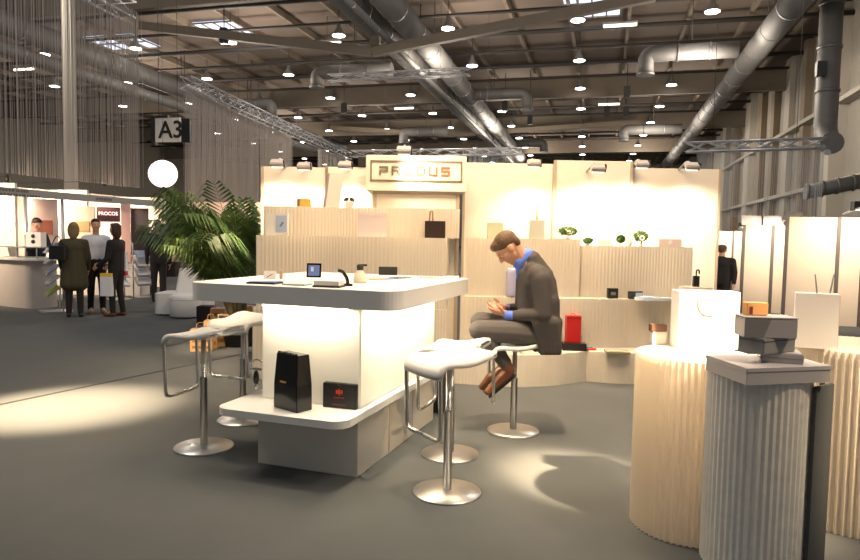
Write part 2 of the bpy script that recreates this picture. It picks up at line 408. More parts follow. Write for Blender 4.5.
# tube lights
for i, (px, py) in enumerate(((620, 25), (609, 104), (327, 43), (404, 108), (24, 69), (225, 155), (608, 103))[:6]):
    p = pz(px, py, 12.2); t = thing('tube_light', ['yellowish tube light above the right part of the stand, nearer one', 'yellowish tube light above the right part of the stand, farther one', 'yellowish tube light left of the strut joint', 'yellowish tube light just left of the middle duct pair', 'tube light seen through the large left string curtain', 'tube light seen through the second string curtain'][i], 'ceiling lamp', p)
    MB().box((0, 0, .07), (1.7, .3, .1)).build('housing', trussm, t); MB().tube([(-.8, 0, 0), (.8, 0, 0)], .09, 8).build('tube', tubem, t); MB().tube([(0, 0, .1), (0, 0, ZC-12.2+.1)], .015, 4).build('cord', steel, t)
# dark hoists hanging from the roof
for i, (px, py) in enumerate(((224, 36), (344, 108), (530, 103), (530, 120), (627, 92), (607, 112), (626, 112), (505, 106), (821, 60))[:8]):
    p = pz(px, py, 11); t = thing('chain_hoist', 'black chain hoist hanging from the hall ceiling', 'hoist', p, 0, 'black chain hoists')
    MB().box((0, 0, 0), (.4, .3, .75)).build('motor', black, t, bevel=.04); MB().tube([(0, 0, .3), (0, 0, 2.31)], .03, 5).build('chain', steel, t)
    t['label'] = ['black chain hoist in front of the left skylight', 'black chain hoist left of the middle ducts', 'upper of two black hoists above the seated man', 'lower of two black hoists above the seated man', 'black hoist alone above the right wall panels', 'left of two small black hoists above the right wall panels', 'right of two small black hoists above the right wall panels', 'black hoist just right of the middle duct pair'][i]

# ------------------------------------------------------------ trusses and string curtains
def truss(p0, p1, s, lab, seg=1.0):
    p0 = Vector(p0); p1 = Vector(p1); d = p1-p0; L = d.length; u = d/L; sd = u.cross(Vector((0, 0, 1))).normalized(); upv = Vector((0, 0, 1))
    t = thing('lighting_truss', lab, 'truss', p0); mb = MB()
    cs = [sd*s/2, -sd*s/2, sd*s/2-upv*s, -sd*s/2-upv*s]
    for c in cs: mb.tube([c, c+d], .03, 6)
    mb.build('chords', trussm, t); mb = MB(); n = max(2, int(L/seg))
    for i in range(n):
        a = u*(L*i/n); b = u*(L*(i+1)/n)
        for q, r_ in ((0, 1), (0, 2), (1, 3), (2, 3)):
            mb.tube([cs[q]+a, cs[r_]+b], .016, 4); mb.tube([cs[r_]+a, cs[q]+b], .016, 4) if q != 2 else None
    mb.build('bracing', trussm, t)
    for k in (.2, .8): MB().tube([d*k, d*k+upv*(ZC+.1-p0.z)], .008, 4).build('wire', steel, t)
def curtain(p0, p1, z0, sp, m, lab, r=.0035, layers=2, seed=1):
    rnd = random.Random(seed); p0 = Vector(p0); p1 = Vector(p1); L = (p1-p0).length; u = (p1-p0)/L; nn = Vector((-u.y, u.x, 0))
    mb = MB(); x = 0
    while x < L:
        dens = .55+.9*abs(noise.noise(Vector((x*1.3, seed, 0))))+.5*noise.noise(Vector((x*5, seed, 3)))
        x += sp/max(.3, dens)*rnd.uniform(.5, 1.5)
        if x > L: break
        p = p0+u*x+nn*rnd.uniform(-.12, .12); q = Vector((p.x+rnd.uniform(-.02, .02), p.y, z0))
        rr = r*rnd.uniform(.7, 1.3); vs = []
        for c, k_ in ((p, 0), (q, 0)):
            for k in range(3): a = 2*pi*k/3; vs.append(c+Vector((rr*cos(a), rr*sin(a), 0)))
        mb.add(vs, [(0, 1, 4, 3), (1, 2, 5, 4), (2, 0, 3, 5)])
    o = mb.build('string_curtain', m); T(o, lab, 'string curtain', None, 'stuff'); return o
c0 = pz(139, 14, 7.0); c1 = Vector((-11.45, 6.5, 7.0))
truss(c0+Vector((-.3, 0, .3)), (-11.3, 6.5, 7.3), .4, 'aluminium truss carrying the large left string curtain')
curtain(c0, c1, 2.62, .0095, stringm, 'tall curtain of pale hanging strings above the left exhibition stands', .0035, seed=1)
A2, B2 = pz(186, 87, 7), pz(291, 138, 7); A3, B3 = pz(318, 149, 7), pz(349, 159, 7)
truss(A2+Vector((0, 0, .4)), B3+Vector((0, 0, .4)), .45, 'long truss carrying the farther left string curtains')
curtain(A2, B2, .8, .010, stringm, 'second curtain of pale strings behind the palm', .006, seed=2)
curtain(A3, B3, .8, .02, stringm, 'narrow far curtain of pale strings left of the stand sign', .009, seed=3)
p0, p1 = onY(329, 75, 30), onY(470, 70, 30); truss(p0, (p1.x, 30, p0.z), .3, 'bright short truss crossing below the middle ducts')
p0, p1 = onY(352, 151, 36), onY(522, 153, 36); p1.z = p0.z
truss((p0.x, 36, p0.z), (p1.x, 36, p0.z), .35, 'distant truss behind the stand sign')
curtain((onY(462, 152, 36).x, 36, p0.z), (p1.x, 36, p0.z), 2.6, .02, stringc, 'far string curtain hanging behind the wall right of the sign', .006, seed=4)
p0 = pd(686, 143, 22); p1 = pd(826, 141, 20.5); p1.z = p0.z
truss(p0, p1, .3, 'aluminium truss in front of the right hall wall', .6)
curtain(pd(697, 148, 21.9), (p1.x, p1.y, p0.z-.2), 2.3, .016, stringc, 'grey string curtain hanging from the right truss', .0045, seed=5)

# ------------------------------------------------------------ hall column left and A3 sign
p = pd(69, 60, 26); MB().box((0, 0, 5.4), (.36, .36, 10.8), BY).build('hall_column', pilm, None, (p.x, p.y, 0), tag=('square pale hall column behind the large string curtain', 'column'))
q0, q1 = pd(154, 114, 22), pd(182, 122, 22); ang = atan2(q1.y-q0.y, q1.x-q0.x); mid = (q0+q1)/2
hgt = .78; wdt = (Vector((q1.x, q1.y, 0))-Vector((q0.x, q0.y, 0))).length
t = thing('hall_sign', 'white hanging hall sign reading A3 with black sides', 'sign', (mid.x, mid.y, mid.z-hgt/2), radians(-14)+ang)
MB().box((0, 0, 0), (wdt, .08, hgt)).build('board', white, t)
text('lettering', 'A3', .78, black, t, (.13, -.05, -.02), (pi/2, 0, 0), .004, .012)
MB().box((-wdt/2-.07, .02, 0), (.12, .2, hgt+.16)).build('end_cap', black, t)
MB().box((wdt/2+.16, .1, -.02), (.3, .1, hgt-.02)).build('side_board', black, t)
MB().box((-.2, 0, hgt/2+.04), (wdt*.5, .12, .08)).build('top_rail', black, t)
for s in (-1, 1): MB().tube([(s*.35, 0, hgt/2), (s*.35, 0, ZC-t.location.z)], .012, 4).build('wire', steel, t)

# balloon lamp on a stand behind the palm
p = pd(163, 174, 10.4); r_ = .215
t = thing('balloon_lamp', 'round glowing white balloon lamp hanging on a thin wire above the palm', 'lamp', (p.x, p.y, 0))
MB().ball((0, 0, p.z), (r_, r_, r_*.98), seg=28, rings=18).build('balloon', mat('balloon_glow', (1, .95, .92), emit=1.1, ecol=(1, .90, .88)), t)
mb = MB()
for k in range(6):
    a = pi*k/6; mb.tube([(r_*1.005*sin(b)*cos(a), r_*1.005*sin(b)*sin(a), p.z+r_*.985*cos(b)) for b in [2*pi*i/40 for i in range(40)]], .0022, 4, closed=True)
mb.build('seams', mat('balloon_seam', (.75, .45, .4), .6), t)
MB().tube([(0, 0, p.z+r_*.97), (0, 0, ZC)], .003, 5).build('wire', steel, t); MB().lathe([(.03, 0), (.03, .02), (.01, .03)], 16, c=(0, 0, p.z+r_*.96)).build('cap', steel, t)

# ============================================================ LEFT EXHIBITION STANDS
XL = -11.55
mwall = mat('left_stand_wall', (.80, .72, .62), .7)
def slab(name, lab, cat, x0, y0, x1, y1, z0, z1, m, group=None):
    return MB().box(((x0+x1)/2, (y0+y1)/2, (z0+z1)/2), (abs(x1-x0), abs(y1-y0), z1-z0)).build(name, m, tag=(lab, cat, group))
# fascia board along the aisle
def xl(px, py): r = ray(px, py); return EYEV+r*(XL/r.x)
ztop = xl(0, 187).z; zbot = xl(30, 197).z
f_ = thing('stand_fascia', 'grey fascia board with small dark lettering over the left stands', 'fascia', (XL, 12.2, (ztop+zbot)/2))
MB().box((0, 0, 0), (.06, 6.6, ztop-zbot)).build('board', fascia, f_)
mb = MB(); rn = random.Random(5)                # the lettering is too small to read: rows of small dark strokes
for y0_, y1_, z_ in ((-2.1, -1.0, .03), (-1.8, -.7, -.06), (.95, 1.45, 0)):
    y_ = y0_
    while y_ < y1_: d_ = rn.uniform(.03, .06); mb.box((.033, y_, z_), (.006, d_, .05)); y_ += d_+.025
mb.build('lettering', textg, f_)
for i, px in enumerate((26, 63, 129)):
    p = xl(px, 230); o = MB().tube([(0, 0, 0), (0, 0, zbot+.02)], .035, 8).build('stand_post', trussm, None, (XL, p.y, 0), tag=(['silver post of the left stands beside the far-left counter', 'silver post of the left stands behind the olive coat', 'silver post of the left stands beside the brochure racks'][i], 'post'))
wl = thing('stand_back_wall', 'warm lit back wall of the far-left exhibition stands', 'wall', (XL-3.2, 11.5, 0))
MB().box((0, 0, 1.3), (.08, 13, 2.6)).build('panels', mwall, wl)
mb = MB()
for i in range(13): mb.box((.05, -6+i, 1.3), (.02, .03, 2.6))
mb.build('panel_seams', fascia, wl)
def divider(y, lab, m=mwall, x0=XL-3.15, x1=XL-.1, z=2.45): slab('stand_partition', lab, 'partition', x0, y-.03, x1, y+.03, 0, z, m)
divider(11.05, 'white partition with white display behind the far-left counter')
divider(13.0, 'cream partition behind the man with the white shirt', mwall)
divider(15.8, 'far cream partition of the left stands')
divider(21.0, 'bright cream partition far behind the palm', mat('far_wall', (.8, .62, .50), .7), XL-3, -9.4, 2.6)
# posters
def poster(name, lab, px0, px1, py0, py1, D, m, m2=None, txt=None, tm=None):
    a = pd(px0, py0, D); b = pd(px1, py1, D); wd = hypot(b.x-a.x, b.y-a.y); h = a.z-b.z
    t = thing(name, lab, 'poster', ((a.x+b.x)/2, (a.y+b.y)/2, (a.z+b.z)/2), BY)
    MB().box((0, 0, 0), (wd, .03, h)).build('board', m, t)
    if m2: MB().box((wd*.08, -.02, -h*.1), (wd*.5, .015, h*.3)).build('picture', m2, t)
    if txt: text('lettering', txt, h*.34, tm, t, (0, -.02, h*.05), (pi/2, 0, 0), .003)
    return t
warmpost = mat('poster_warm', (.80, .62, .56), .6); redpost = mat('poster_rust', (.50, .16, .10), .6)
poster('wall_poster', 'pale poster with a rust-red picture behind the man in the dark suit', 30, 58, 199, 246, 14.5, warmpost, redpost)
poster('wall_poster', 'purple-brown sign board with pale lettering on the left stand', 97, 120, 207, 222, 15.5, mat('poster_purple', (.16, .06, .07), .6), None, 'PROCOS', mat('pink_letters', (1, .7, .65), emit=1.2))
poster('wall_poster', 'cream board with ochre picture behind the white shirt', 66, 95, 206, 240, 15.2, mat('poster_cream', (.72, .56, .42), .6), mat('poster_ochre', (.45, .3, .12), .6))
poster('wall_poster', 'dark grey partition board left of the palm', 131, 149, 208, 262, 16.3, mat('poster_dark', (.06, .045, .05), .6))
poster('wall_poster', 'pale rose lit board between the sign board and dark board', 121, 131, 204, 262, 15.4, mat('poster_rose', (.85, .52, .46), .6))
poster('wall_poster', 'bright far board with small red pictures behind the palm', 153, 200, 208, 262, 19, warmpost, redpost)
for loc, tg, pw in (((XL-.9, 9.4, 2.35), (XL-.7, 11.0, 1.3), 60), ((XL-.9, 11.6, 2.4), (XL-.9, 13.0, 1.3), 70), ((XL-.5, 14.0, 2.5), (XL-2.2, 15.6, 1.2), 130), ((-9.5, 17.6, 2.7), (-9.8, 20.9, 1.4), 190), ((-6.5, 18.6, 2.9), (-8.5, 20.9, 1.4), 90)):
    light('SPOT', loc, tg, pw*3.4, (1, .75, .54), .05, 120, .8)  # added spots with made-up housings, to brighten the left stand walls
    si_ = len([o for o in bpy.data.objects if o.name.startswith('added_stand_spot')])
    t = thing('added_stand_spot', ['added spotlight brightening the far-left white display', 'added spotlight brightening the stand of the dark-suited man', 'added spotlight brightening the stand behind the brochure racks', 'added spotlight far behind the glowing balloon', 'added spotlight far behind the palm'][si_], 'spotlight', (loc[0], loc[1], loc[2]+.12), 0, 'added spotlights of the left stands')
    MB().lathe([(.05, 0), (.05, .12), (.02, .16)], 12).build('housing', black, t)
    e_ = (XL-3.16-loc[0], 0, .08) if loc[1] < 16 else (0, 20.97-loc[1], -.25)
    MB().tube([(0, 0, .12), e_], .008, 6).build('arm', black, t)
# counter at far left
c = thing('reception_counter', 'pale counter with round glass shelf at the far left edge', 'counter', pz(4, 306), BY-.5)
MB().prism(rrect(-.5, 0, .95, .6, .25), 0, .92).build('body', mat('counter_cream', (.55, .50, .45), .5), c)
MB().prism(rrect(-.6, -.08, 1.1, .75, .3), .92, .96).build('top', white, c)
MB().prism(rrect(-.6, -.02, 1.1, .75, .3), 1.16, 1.18).build('glass_shelf', mat('shelf_glass', (.8, .85, .85), .1, glass=.7), c)
for x in (-.4, .3, .95): MB().tube([(x, .1, .95), (x, .1, 1.17)], .012, 6).build('shelf_post', trussm, c)
o = MB().box((0, 0, .14), (.3, .2, .28)).build('display_box', white, None, c.location+Vector((.35, .45, 1.18)), BY, tag=('white display box with dark dots on the far-left counter', 'box'))
for i in (0, 1): MB().ball((0, -.105, .09+.11*i), (.04, .01, .04)).build('dot', black, o)
o = MB().prism(rrect(-.12, -.05, .12, .05, .05), 0, .26).build('handbag', dark, None, pz(5, 300)+Vector((.05, -.25, 0)), tag=('small dark bag standing before the far-left counter', 'bag'))
MB().tube(arc_path([(-.06, 0, .25), (-.06, 0, .4), (.06, 0, .4), (.06, 0, .25)], .06), .008, 6).build('handle', dark, o)
# brochure racks
def rack(px, py, rz, lab, cols):
    t = thing('brochure_rack', lab, 'brochure rack', pz(px, py), rz)
    for s in (-1, 1): MB().tube([(s*.2, .22, 0), (s*.2, .28, 1.25)], .014, 6).build('upright', trussm, t)
    MB().box((0, .12, .012), (.46, .5, .02)).build('base', trussm, t)
    for i, cm in enumerate(cols):
        zz = .38+.2*i; Mx = Matrix.Rotation(radians(38), 3, 'X')
        sh = MB().box((0, .08, zz), (.40, .30, .014), M=Mx).build('shelf', trussm, t)
        MB().box((0, .075, zz+.018), (.34, .24, .012), M=Mx).build('leaflets', cm, sh)
lime = mat('lime_print', (.45, .60, .05), .5)
rack(48, 312, BY-.9, 'folding brochure rack with blue and lime leaflets in front of the dark-suited man', [lime, shirtw, bluel, shirtw, bluec])
rack(121, 300, BY+.9, 'zigzag brochure rack behind the shopper in black', [shirtw, bluel, shirtw])
rack(146, 298, BY+.7, 'zigzag brochure rack left of the white armchair', [shirtw, shirtw, shirtw, bluel])
# low counter behind the people, booth tables
o = MB().prism(rrect(-1.2, -.25, 1.2, .25, .05), 0, .95).build('display_table', white, None, pz(96, 294), BY, tag=('white low display counter behind the group of three visitors', 'counter'))
o = MB().prism(rrect(-.9, -.25, .9, .25, .05), 0, 1.0).build('display_table', dark, None, pz(152, 276), BY, tag=('dark far table behind the palm with leaflets', 'counter'))
# parasol
p = pd(186, 217, 14); t = thing('grey_parasol', 'grey flat parasol on a pole behind the palm', 'parasol', (p.x, p.y, 0))
MB().lathe([(.42, p.z-.06), (.40, p.z+.02), (.22, p.z+.08), (.02, p.z+.12)], 8, smooth=False).build('canopy', mat('grey_canvas', (.34, .36, .38), .8), t)
MB().tube([(0, 0, 0), (0, 0, p.z+.05)], .025, 8).build('pole', mat('wood_pole', (.42, .22, .12), .5), t); MB().lathe([(.2, 0), (.2, .05), (.03, .07)], 20).build('foot', steel, t)

# armchair and pouf
p = pz(178, 316); t = thing('armchair', 'low white leather lounge chair with wide back behind the counter', 'armchair', p, BY)
MB().prism(rrect(-.46, 0, .46, .75, .14), .03, .40, True).build('seat', leather, t, bevel=.02)
mb = MB(); pts = rrect(-.22, .40, .46, .80, .08)
n = len(pts); vs = [(x, y, .395) for x, y in pts]+[(-.19+(x+.22)*.62, .56+(y-.40)*.55, .83) for x, y in pts]
mb.add(vs, [tuple(range(n-1, -1, -1)), tuple(range(n, 2*n))]); mb.add(vs, [(i, (i+1) % n, n+(i+1) % n, n+i) for i in range(n)], True)
mb.build('backrest', leather, t, bevel=.02)
for x, y in ((-.35, .12), (.35, .12), (-.35, .62), (.35, .62)): MB().box((x, y, .015), (.06, .06, .03)).build('leg', black, t)
p = pz(176, 319); MB().box((0, 0, .15), (.24, .25, .30)).build('side_box', dark, None, pz(199, 325)+Vector((0, .2, 0)), BY, bevel=.01, tag=('dark cube standing right of the white pouf', 'box'))
p = pz(176, 319); t = thing('pouf', 'small round white leather pouf in front of the lounge chair', 'pouf', p+Vector((0, .28, 0)))
MB().lathe([(.25, .02), (.27, .04), (.27, .36), (.25, .395), (.2, .405)], 32).build('body', leather, t); MB().tube([(.272*cos(a), .272*sin(a), .33) for a in [2*pi*i/32 for i in range(32)]], .006, 5, closed=True).build('piping', leather, t)

# ============================================================ PALM
pb = Vector((-4.72, 7.95, 0))
t = thing('potted_palm', 'large areca palm with arching green fronds behind the counter', 'palm', pb)
MB().lathe([(.20, 0), (.27, .40), (.28, .42), (.25, .42), (.24, .36)], 28).build('pot', mat('dark_pot', (.03, .028, .026), .5), t)
MB().lathe([(.24, .34), (.02, .37)], 24).build('soil', mat('soil', (.03, .02, .012), .95), t)
rnd = random.Random(11); st = MB(); fl = [MB(), MB()]
for i in range(100):
    az = 2*pi*i/100*9.1+rnd.uniform(-.3, .3); L = rnd.uniform(1.15, 1.86); lean = rnd.uniform(.2, 1.0)
    if cos(az-radians(185)) > .1: lean *= .68; L *= .92
    for att in range(4):
        base = Vector((.12*cos(az), .12*sin(az), .36)); pts = []; q = base.copy()
        el = radians(86-22*lean); ns = 16
        for k in range(ns+1):
            pts.append(q.copy()); step = L*1.15/ns
            q = q+Vector((cos(az)*cos(el), sin(az)*cos(el), sin(el)))*step
            el -= radians(1.0+6.4*lean*(k/ns)*1.9)
        hit = False
        for q_ in pts:
            wq = q_+pb; d_ = -wq.x*sin(YAW)+wq.y*cos(YAW); x_ = wq.x*cos(YAW)+wq.y*sin(YAW)
            if (d_ > 7.4 and x_ > -2.35) or (x_ > -2.1 and wq.z < 1.9): hit = True
        if not hit: break
        lean *= .55; L *= .88
    if hit: continue
    st.tube(pts, [.011*(1-.75*k/ns) for k in range(ns+1)], 5)
    f = fl[1 if (rnd.random() < .3) else 0]
    for k in range(5 if i % 3 else 3, ns):
        for sub in (0, .5):
            kk = k+sub; a = pts[k].lerp(pts[k+1], sub); tdir = (pts[k+1]-pts[k]).normalized()
            side = tdir.cross(Vector((0, 0, 1)));
            if side.length < .1: side = Vector((-sin(az), cos(az), 0))
            side.normalize(); tt = (kk-3)/(ns-3); ll = .60*sin(pi*min(1, .24+.66*tt))*rnd.uniform(.85, 1.1)
            for s in (-1, 1):
                dv = (side*s*.85+tdir*.65+Vector((0, 0, -.05))).normalized(); wv = tdir.cross(dv).cross(dv).normalized()*.019
                m1 = a+dv*ll*.5+Vector((0, 0, .01)); e = a+dv*ll*.90-Vector((0, 0, ll*.46))
                f.add([a, m1+wv, e, m1-wv], [(0, 1, 2, 3)])
st.build('stems', stemm, t)['kind'] = 'stuff'
o = fl[0].build('foliage', leaf, t); o['kind'] = 'stuff'
o = fl[1].build('foliage', leafl, t); o['kind'] = 'stuff'; o['label'] = 'paler green fronds'

# kraft bags and cartons standing behind the left stools
t0 = None
bx_ = [(186, 209, 352, 24), (200, 214, 349, 30), (214, 226, 347, 34), (226, 238, 345, 33), (238, 250, 342, 38), (207, 222, 335, 28), (224, 240, 333, 30)]
labs = ['wide low kraft gift bag at the left of the row behind the left stool', 'second kraft gift bag behind the left stool', 'third kraft gift bag in the row behind the left stool', 'fourth kraft gift bag beside the counter body', 'rightmost kraft gift bag next to the counter body', 'tall kraft bag at the back left of the row', 'tall kraft bag at the back right of the row']
for i, (x0, x1, yb, hp) in enumerate(bx_):
    p = pz((x0+x1)/2, yb); D_ = -p.x*sin(YAW)+p.y*cos(YAW); wd = (x1-x0)/F*D_*.93; h = hp/F*D_*.95
    t = thing('gift_bag', labs[i], 'bag', p+Vector((0, .10, 0)), BY+.12, 'kraft gift bags on the floor')
    MB().box((0, 0, h/2), (wd, .14, h)).build('bag', kraft, t, bevel=.004)
    mb = MB()
    for r in range(3): mb.box((0, -.0712, h*(.2+.28*r)), (wd*.8, .002, h*.12))
    mb.build('print', mat('kraft_print', (.30, .14, .04), .6), t)
    MB().tube(arc_path([(-wd*.25, -.03, h), (-wd*.22, -.03, h+.08), (wd*.22, -.03, h+.08), (wd*.25, -.03, h)], .04), .004, 5).build('handle', kraft, t)

# ============================================================ COUNTER
CN = Vector((-1.44, 3.80, 0)); CR = radians(-4.74)
ct = thing('bar_counter', 'white bar counter with glowing body, rounded top and low front shelf', 'counter', CN, CR)
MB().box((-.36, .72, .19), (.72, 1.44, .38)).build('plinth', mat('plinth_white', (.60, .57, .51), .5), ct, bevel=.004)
mb = MB(); mb.box((.002, .5, .19), (.006, .006, .36)); mb.box((.002, .95, .19), (.006, .006, .36)); mb.build('panel_seams', seamm, ct)
MB().prism(rrect(-.85, -.29, .05, 1.44, .10), .38, .425, False).build('lower_shelf', corian, ct, bevel=.006)
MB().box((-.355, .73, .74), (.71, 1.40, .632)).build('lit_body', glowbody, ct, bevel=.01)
MB().prism(rrect(-1.26, -.05, .27, 1.56, .13), 1.055, 1.172, False).build('top', corian, ct, bevel=.006)
def cloc(l, d, z): return CN+Matrix.Rotation(CR, 3, 'Z') @ Vector((-l, d, z))
# hidden led strips under the top, washing the body
mb = MB(); mb.box((.13, .72, 1.048), (.03, 1.2, .012)); mb.box((-.36, -.03, 1.048), (.6, .02, .012))
mb.build('led_strip', mat('led', (1, .9, .7), emit=5, ecol=(1, .84, .6)), ct)
l_ = light('AREA', cloc(-.13, .72, 1.03), cloc(-.06, .72, .5), 6, (1, .84, .6), 1.3, sy=.05)
l_.rotation_euler = (0, radians(12), CR+0); l_.data.size = .05; l_.data.size_y = 1.3
l_ = light('AREA', cloc(.36, -.035, 1.03), None, 2.4, (1, .84, .6), .65, sy=.03); l_.rotation_euler = (radians(6), 0, CR)

# things on the counter's low shelf
p = pz(286, 412, .425); t = thing('paper_bag', 'tall glossy black paper bag on the counter shelf', 'bag', p+Vector((0, .09, 0)), CR-.35)
wd, dp, h = .225, .12, .345; pts = [(-wd/2, -dp/2), (wd/2, -dp/2), (wd/2+.0, dp/2), (-wd/2, dp/2)]
vs = [(x, y, 0) for x, y in pts]+[(0+x*.98, y*1.0, h*.45) for x, y in pts]+[(x*.90, y*.75, h) for x, y in pts]
MB().add(vs, [(3, 2, 1, 0)]+[(i, (i+1) % 4, 4+(i+1) % 4, 4+i) for i in range(4)]+[(4+i, 4+(i+1) % 4, 8+(i+1) % 4, 8+i) for i in range(4)]+[(8, 9, 10, 11)]).build('bag', gblack, t, bevel=.003)
mb = MB()
for k in range(7): mb.box((-.08+.0267*k, -.04, h+.004), (.02, .004, .014), rz=.2*(-1)**k)
mb.build('crimped_edge', gblack, t)
MB().box((-.02, -.0600, h*.50), (.055, .004, .010)).build('gold_mark', gold, t)
pc = (pz(323, 408, .425)+pz(361, 408, .425))/2; t = thing('carton_bag', 'flat black card box with red emblem on the counter shelf', 'box', pc+Vector((-.01, .01, 0)), CR+.04)
MB().box((0, 0, .078), (.225, .06, .156)).build('box', black, t, bevel=.003)
mb = MB()
for x in (-.016, .0, .016): mb.box((x, -.0315, .105), (.012, .002, .024))
mb.box((0, -.0315, .121), (.006, .002, .01)); mb.box((0, -.0315, .088), (.005, .002, .012)); mb.build('red_emblem', redm, t)
mb = MB(); rn = random.Random(2)
for k in range(7): mb.box((-.03+.01*k, -.0315, .068), (.006, .002, .007))
for k in range(9): mb.box((-.04+.01*k, -.0315, .024), (.007, .002, .005))
mb.build('red_lettering', mat('dark_red_mark', (.35, .03, .02), .5), t); MB().box((0, -.0315, .147), (.022, .003, .006)).build('clasp', chrome, t)
# handset hanging on the counter's left side
p = cloc(.76, .05, .60); t = thing('wall_hook', 'small chrome hook with hanging black fob on the left side of the counter', 'hook', p+Vector((0, -.06, -.0)))
t.location = cloc(.80, .10, .5)
MB().tube(arc_path([(.09, 0, .13), (.0, 0, .17), (-.05, 0, .13), (-.045, 0, .09)], .05), .006, 6).build('hook', chrome, t)
MB().box((0, -.0, .10), (.09, .02, .014)).build('bar', chrome, t)
MB().ball((.0, 0, .04), (.02, .02, .05)).build('fob', gblack, t); MB().ball((0, 0, -.02), (.014, .014, .022)).build('drop', chrome, t)

# things on the counter top
TZ = 1.172
def cbox(name, lab, cat, px, py, wd, dp, h, m, rz=0, z=TZ, bevel=.002, group=None):
    p = pz(px, py, z); return MB().box((0, 0, h/2), (wd, dp, h)).build(name, m, None, p, BY+rz, bevel=bevel, tag=(lab, cat, group))
o = cbox('brochure', 'dark brochure lying at the left front of the counter top', 'brochure', 265, 283.5, .20, .14, .012, black, -.2)
MB().box((0, 0, .0135), (.18, .12, .003)).build('cover', bluec, o)
o = cbox('brochure', 'light grey brochure right of the dark one on the counter top', 'brochure', 297, 285, .16, .12, .01, greyl, -.25)
o = cbox('brochure_pad', 'white pad on black base near the front middle of the counter top', 'pad', 329, 287, .18, .12, .012, black, -.2)
MB().box((0, 0, .027), (.165, .105, .03)).build('pages', white, o)
p = pz(344, 286, TZ); t = thing('stapler', 'black curved hand tool leaning beside the white pad', 'stapler', p, BY)
MB().tube(arc_path([(-.04, 0, .10), (-.01, 0, .095), (.02, 0, .05), (.025, 0, .012)], .04), [.010]*8+[.013]*9 if False else .012, 8).build('handle', gblack, t); MB().box((.025, 0, .008), (.06, .03, .016)).build('base', black, t)
p = pz(360, 283, TZ); t = thing('pump_bottle', 'small cream bottle with black pump top on the counter', 'bottle', p, BY)
MB().lathe([(.045, 0), (.048, .02), (.042, .06), (.02, .085), (.018, .095)], 20).build('bottle', mat('cream_plastic', (.8, .76, .6), .4), t)
MB().lathe([(.022, .09), (.024, .125), (.012, .13)], 14).build('cap', black, t); MB().box((.018, 0, .125), (.06, .018, .014)).build('nozzle', black, t)
cbox('card_box', 'small black card box standing at the back of the counter top', 'box', 388, 275, .155, .05, .07, black)
for i, (px, py, m_, l) in enumerate(((368, 277, bluel, 'pale blue leaflet fan on the counter behind the pump bottle'), (377, 279.5, kraft, 'brown leaflet beside the pump bottle'), (387, 279, bluec, 'deep blue leaflet in the middle of the counter top'), (400, 278, black, 'black leaflet at the centre of the counter top'), (441, 278, white, 'white leaflet near the right end of the counter top'), (451, 277, bluel, 'pale blue leaflet near the right end of the counter top'), (429, 278, greyl, 'grey leaflet on the right part of the counter top'))):
    cbox('leaflet', l, 'leaflet', px, py, .13, .13, .006, m_, .3*i)
p = pz(460, 278.5, TZ); t = thing('pen_cup', 'tiny dark pen stub standing at the counter corner', 'pen', p); MB().lathe([(.006, 0), (.006, .04), (.002, .045)], 10).build('pen', black, t); MB().lathe([(.009, 0), (.009, .012)], 10).build('stand', chrome, t)
p = pz(314, 277.5, TZ); t = thing('framed_picture', 'small tilted picture frame with blue photo on the counter', 'picture', p, BY)
Mx = Matrix.Rotation(radians(-12), 3, 'X'); MB().box((0, 0, .055), (.112, .012, .11), M=Mx).build('frame', gblack, t)
MB().box((.0, -.008, .055), (.085, .004, .082), M=Mx).build('photo', bluec, t); MB().box((-.012, -.011, .065), (.02, .003, .035), M=Mx).build('highlight', bluel, t)
MB().box((0, .03, .04), (.02, .05, .004), M=Matrix.Rotation(radians(50), 3, 'X')).build('strut', black, t)
p = pz(270, 279, TZ); t = thing('counter_card', 'small white card with grey stroke on the counter', 'card', p, BY); MB().box((0, 0, .03), (.09, .004, .06), M=Mx).build('card', white, t)
MB().box((0, -.008, .025), (.05, .002, .006), M=Matrix.Rotation(radians(-30), 3, 'Y')).build('stroke', greyc, t)
p = pz(281, 279, TZ); t = thing('lighter', 'tiny brown upright tin beside the white card', 'tin', p, BY); MB().box((0, 0, .027), (.022, .016, .054)).build('tin', copper, t, bevel=.003); MB().box((0, 0, .057), (.02, .014, .006)).build('lid', gold, t)
# black case under the far right end
p = pz(434, 414); MB().box((0, 0, .19), (.09, .3, .38)).build('bin', black, None, p+Vector((.03, .18, 0)), CR, bevel=.01, tag=('narrow black bin on the floor behind the counter', 'bin'))
p = pz(257, 356, .4); MB().box((0, 0, .45), (.10, .1, .9)).build('bin_rail', black, None, (cloc(.86, 1.25, 0)), CR, bevel=.01, tag=('black upright box behind the left side of the counter', 'box'))

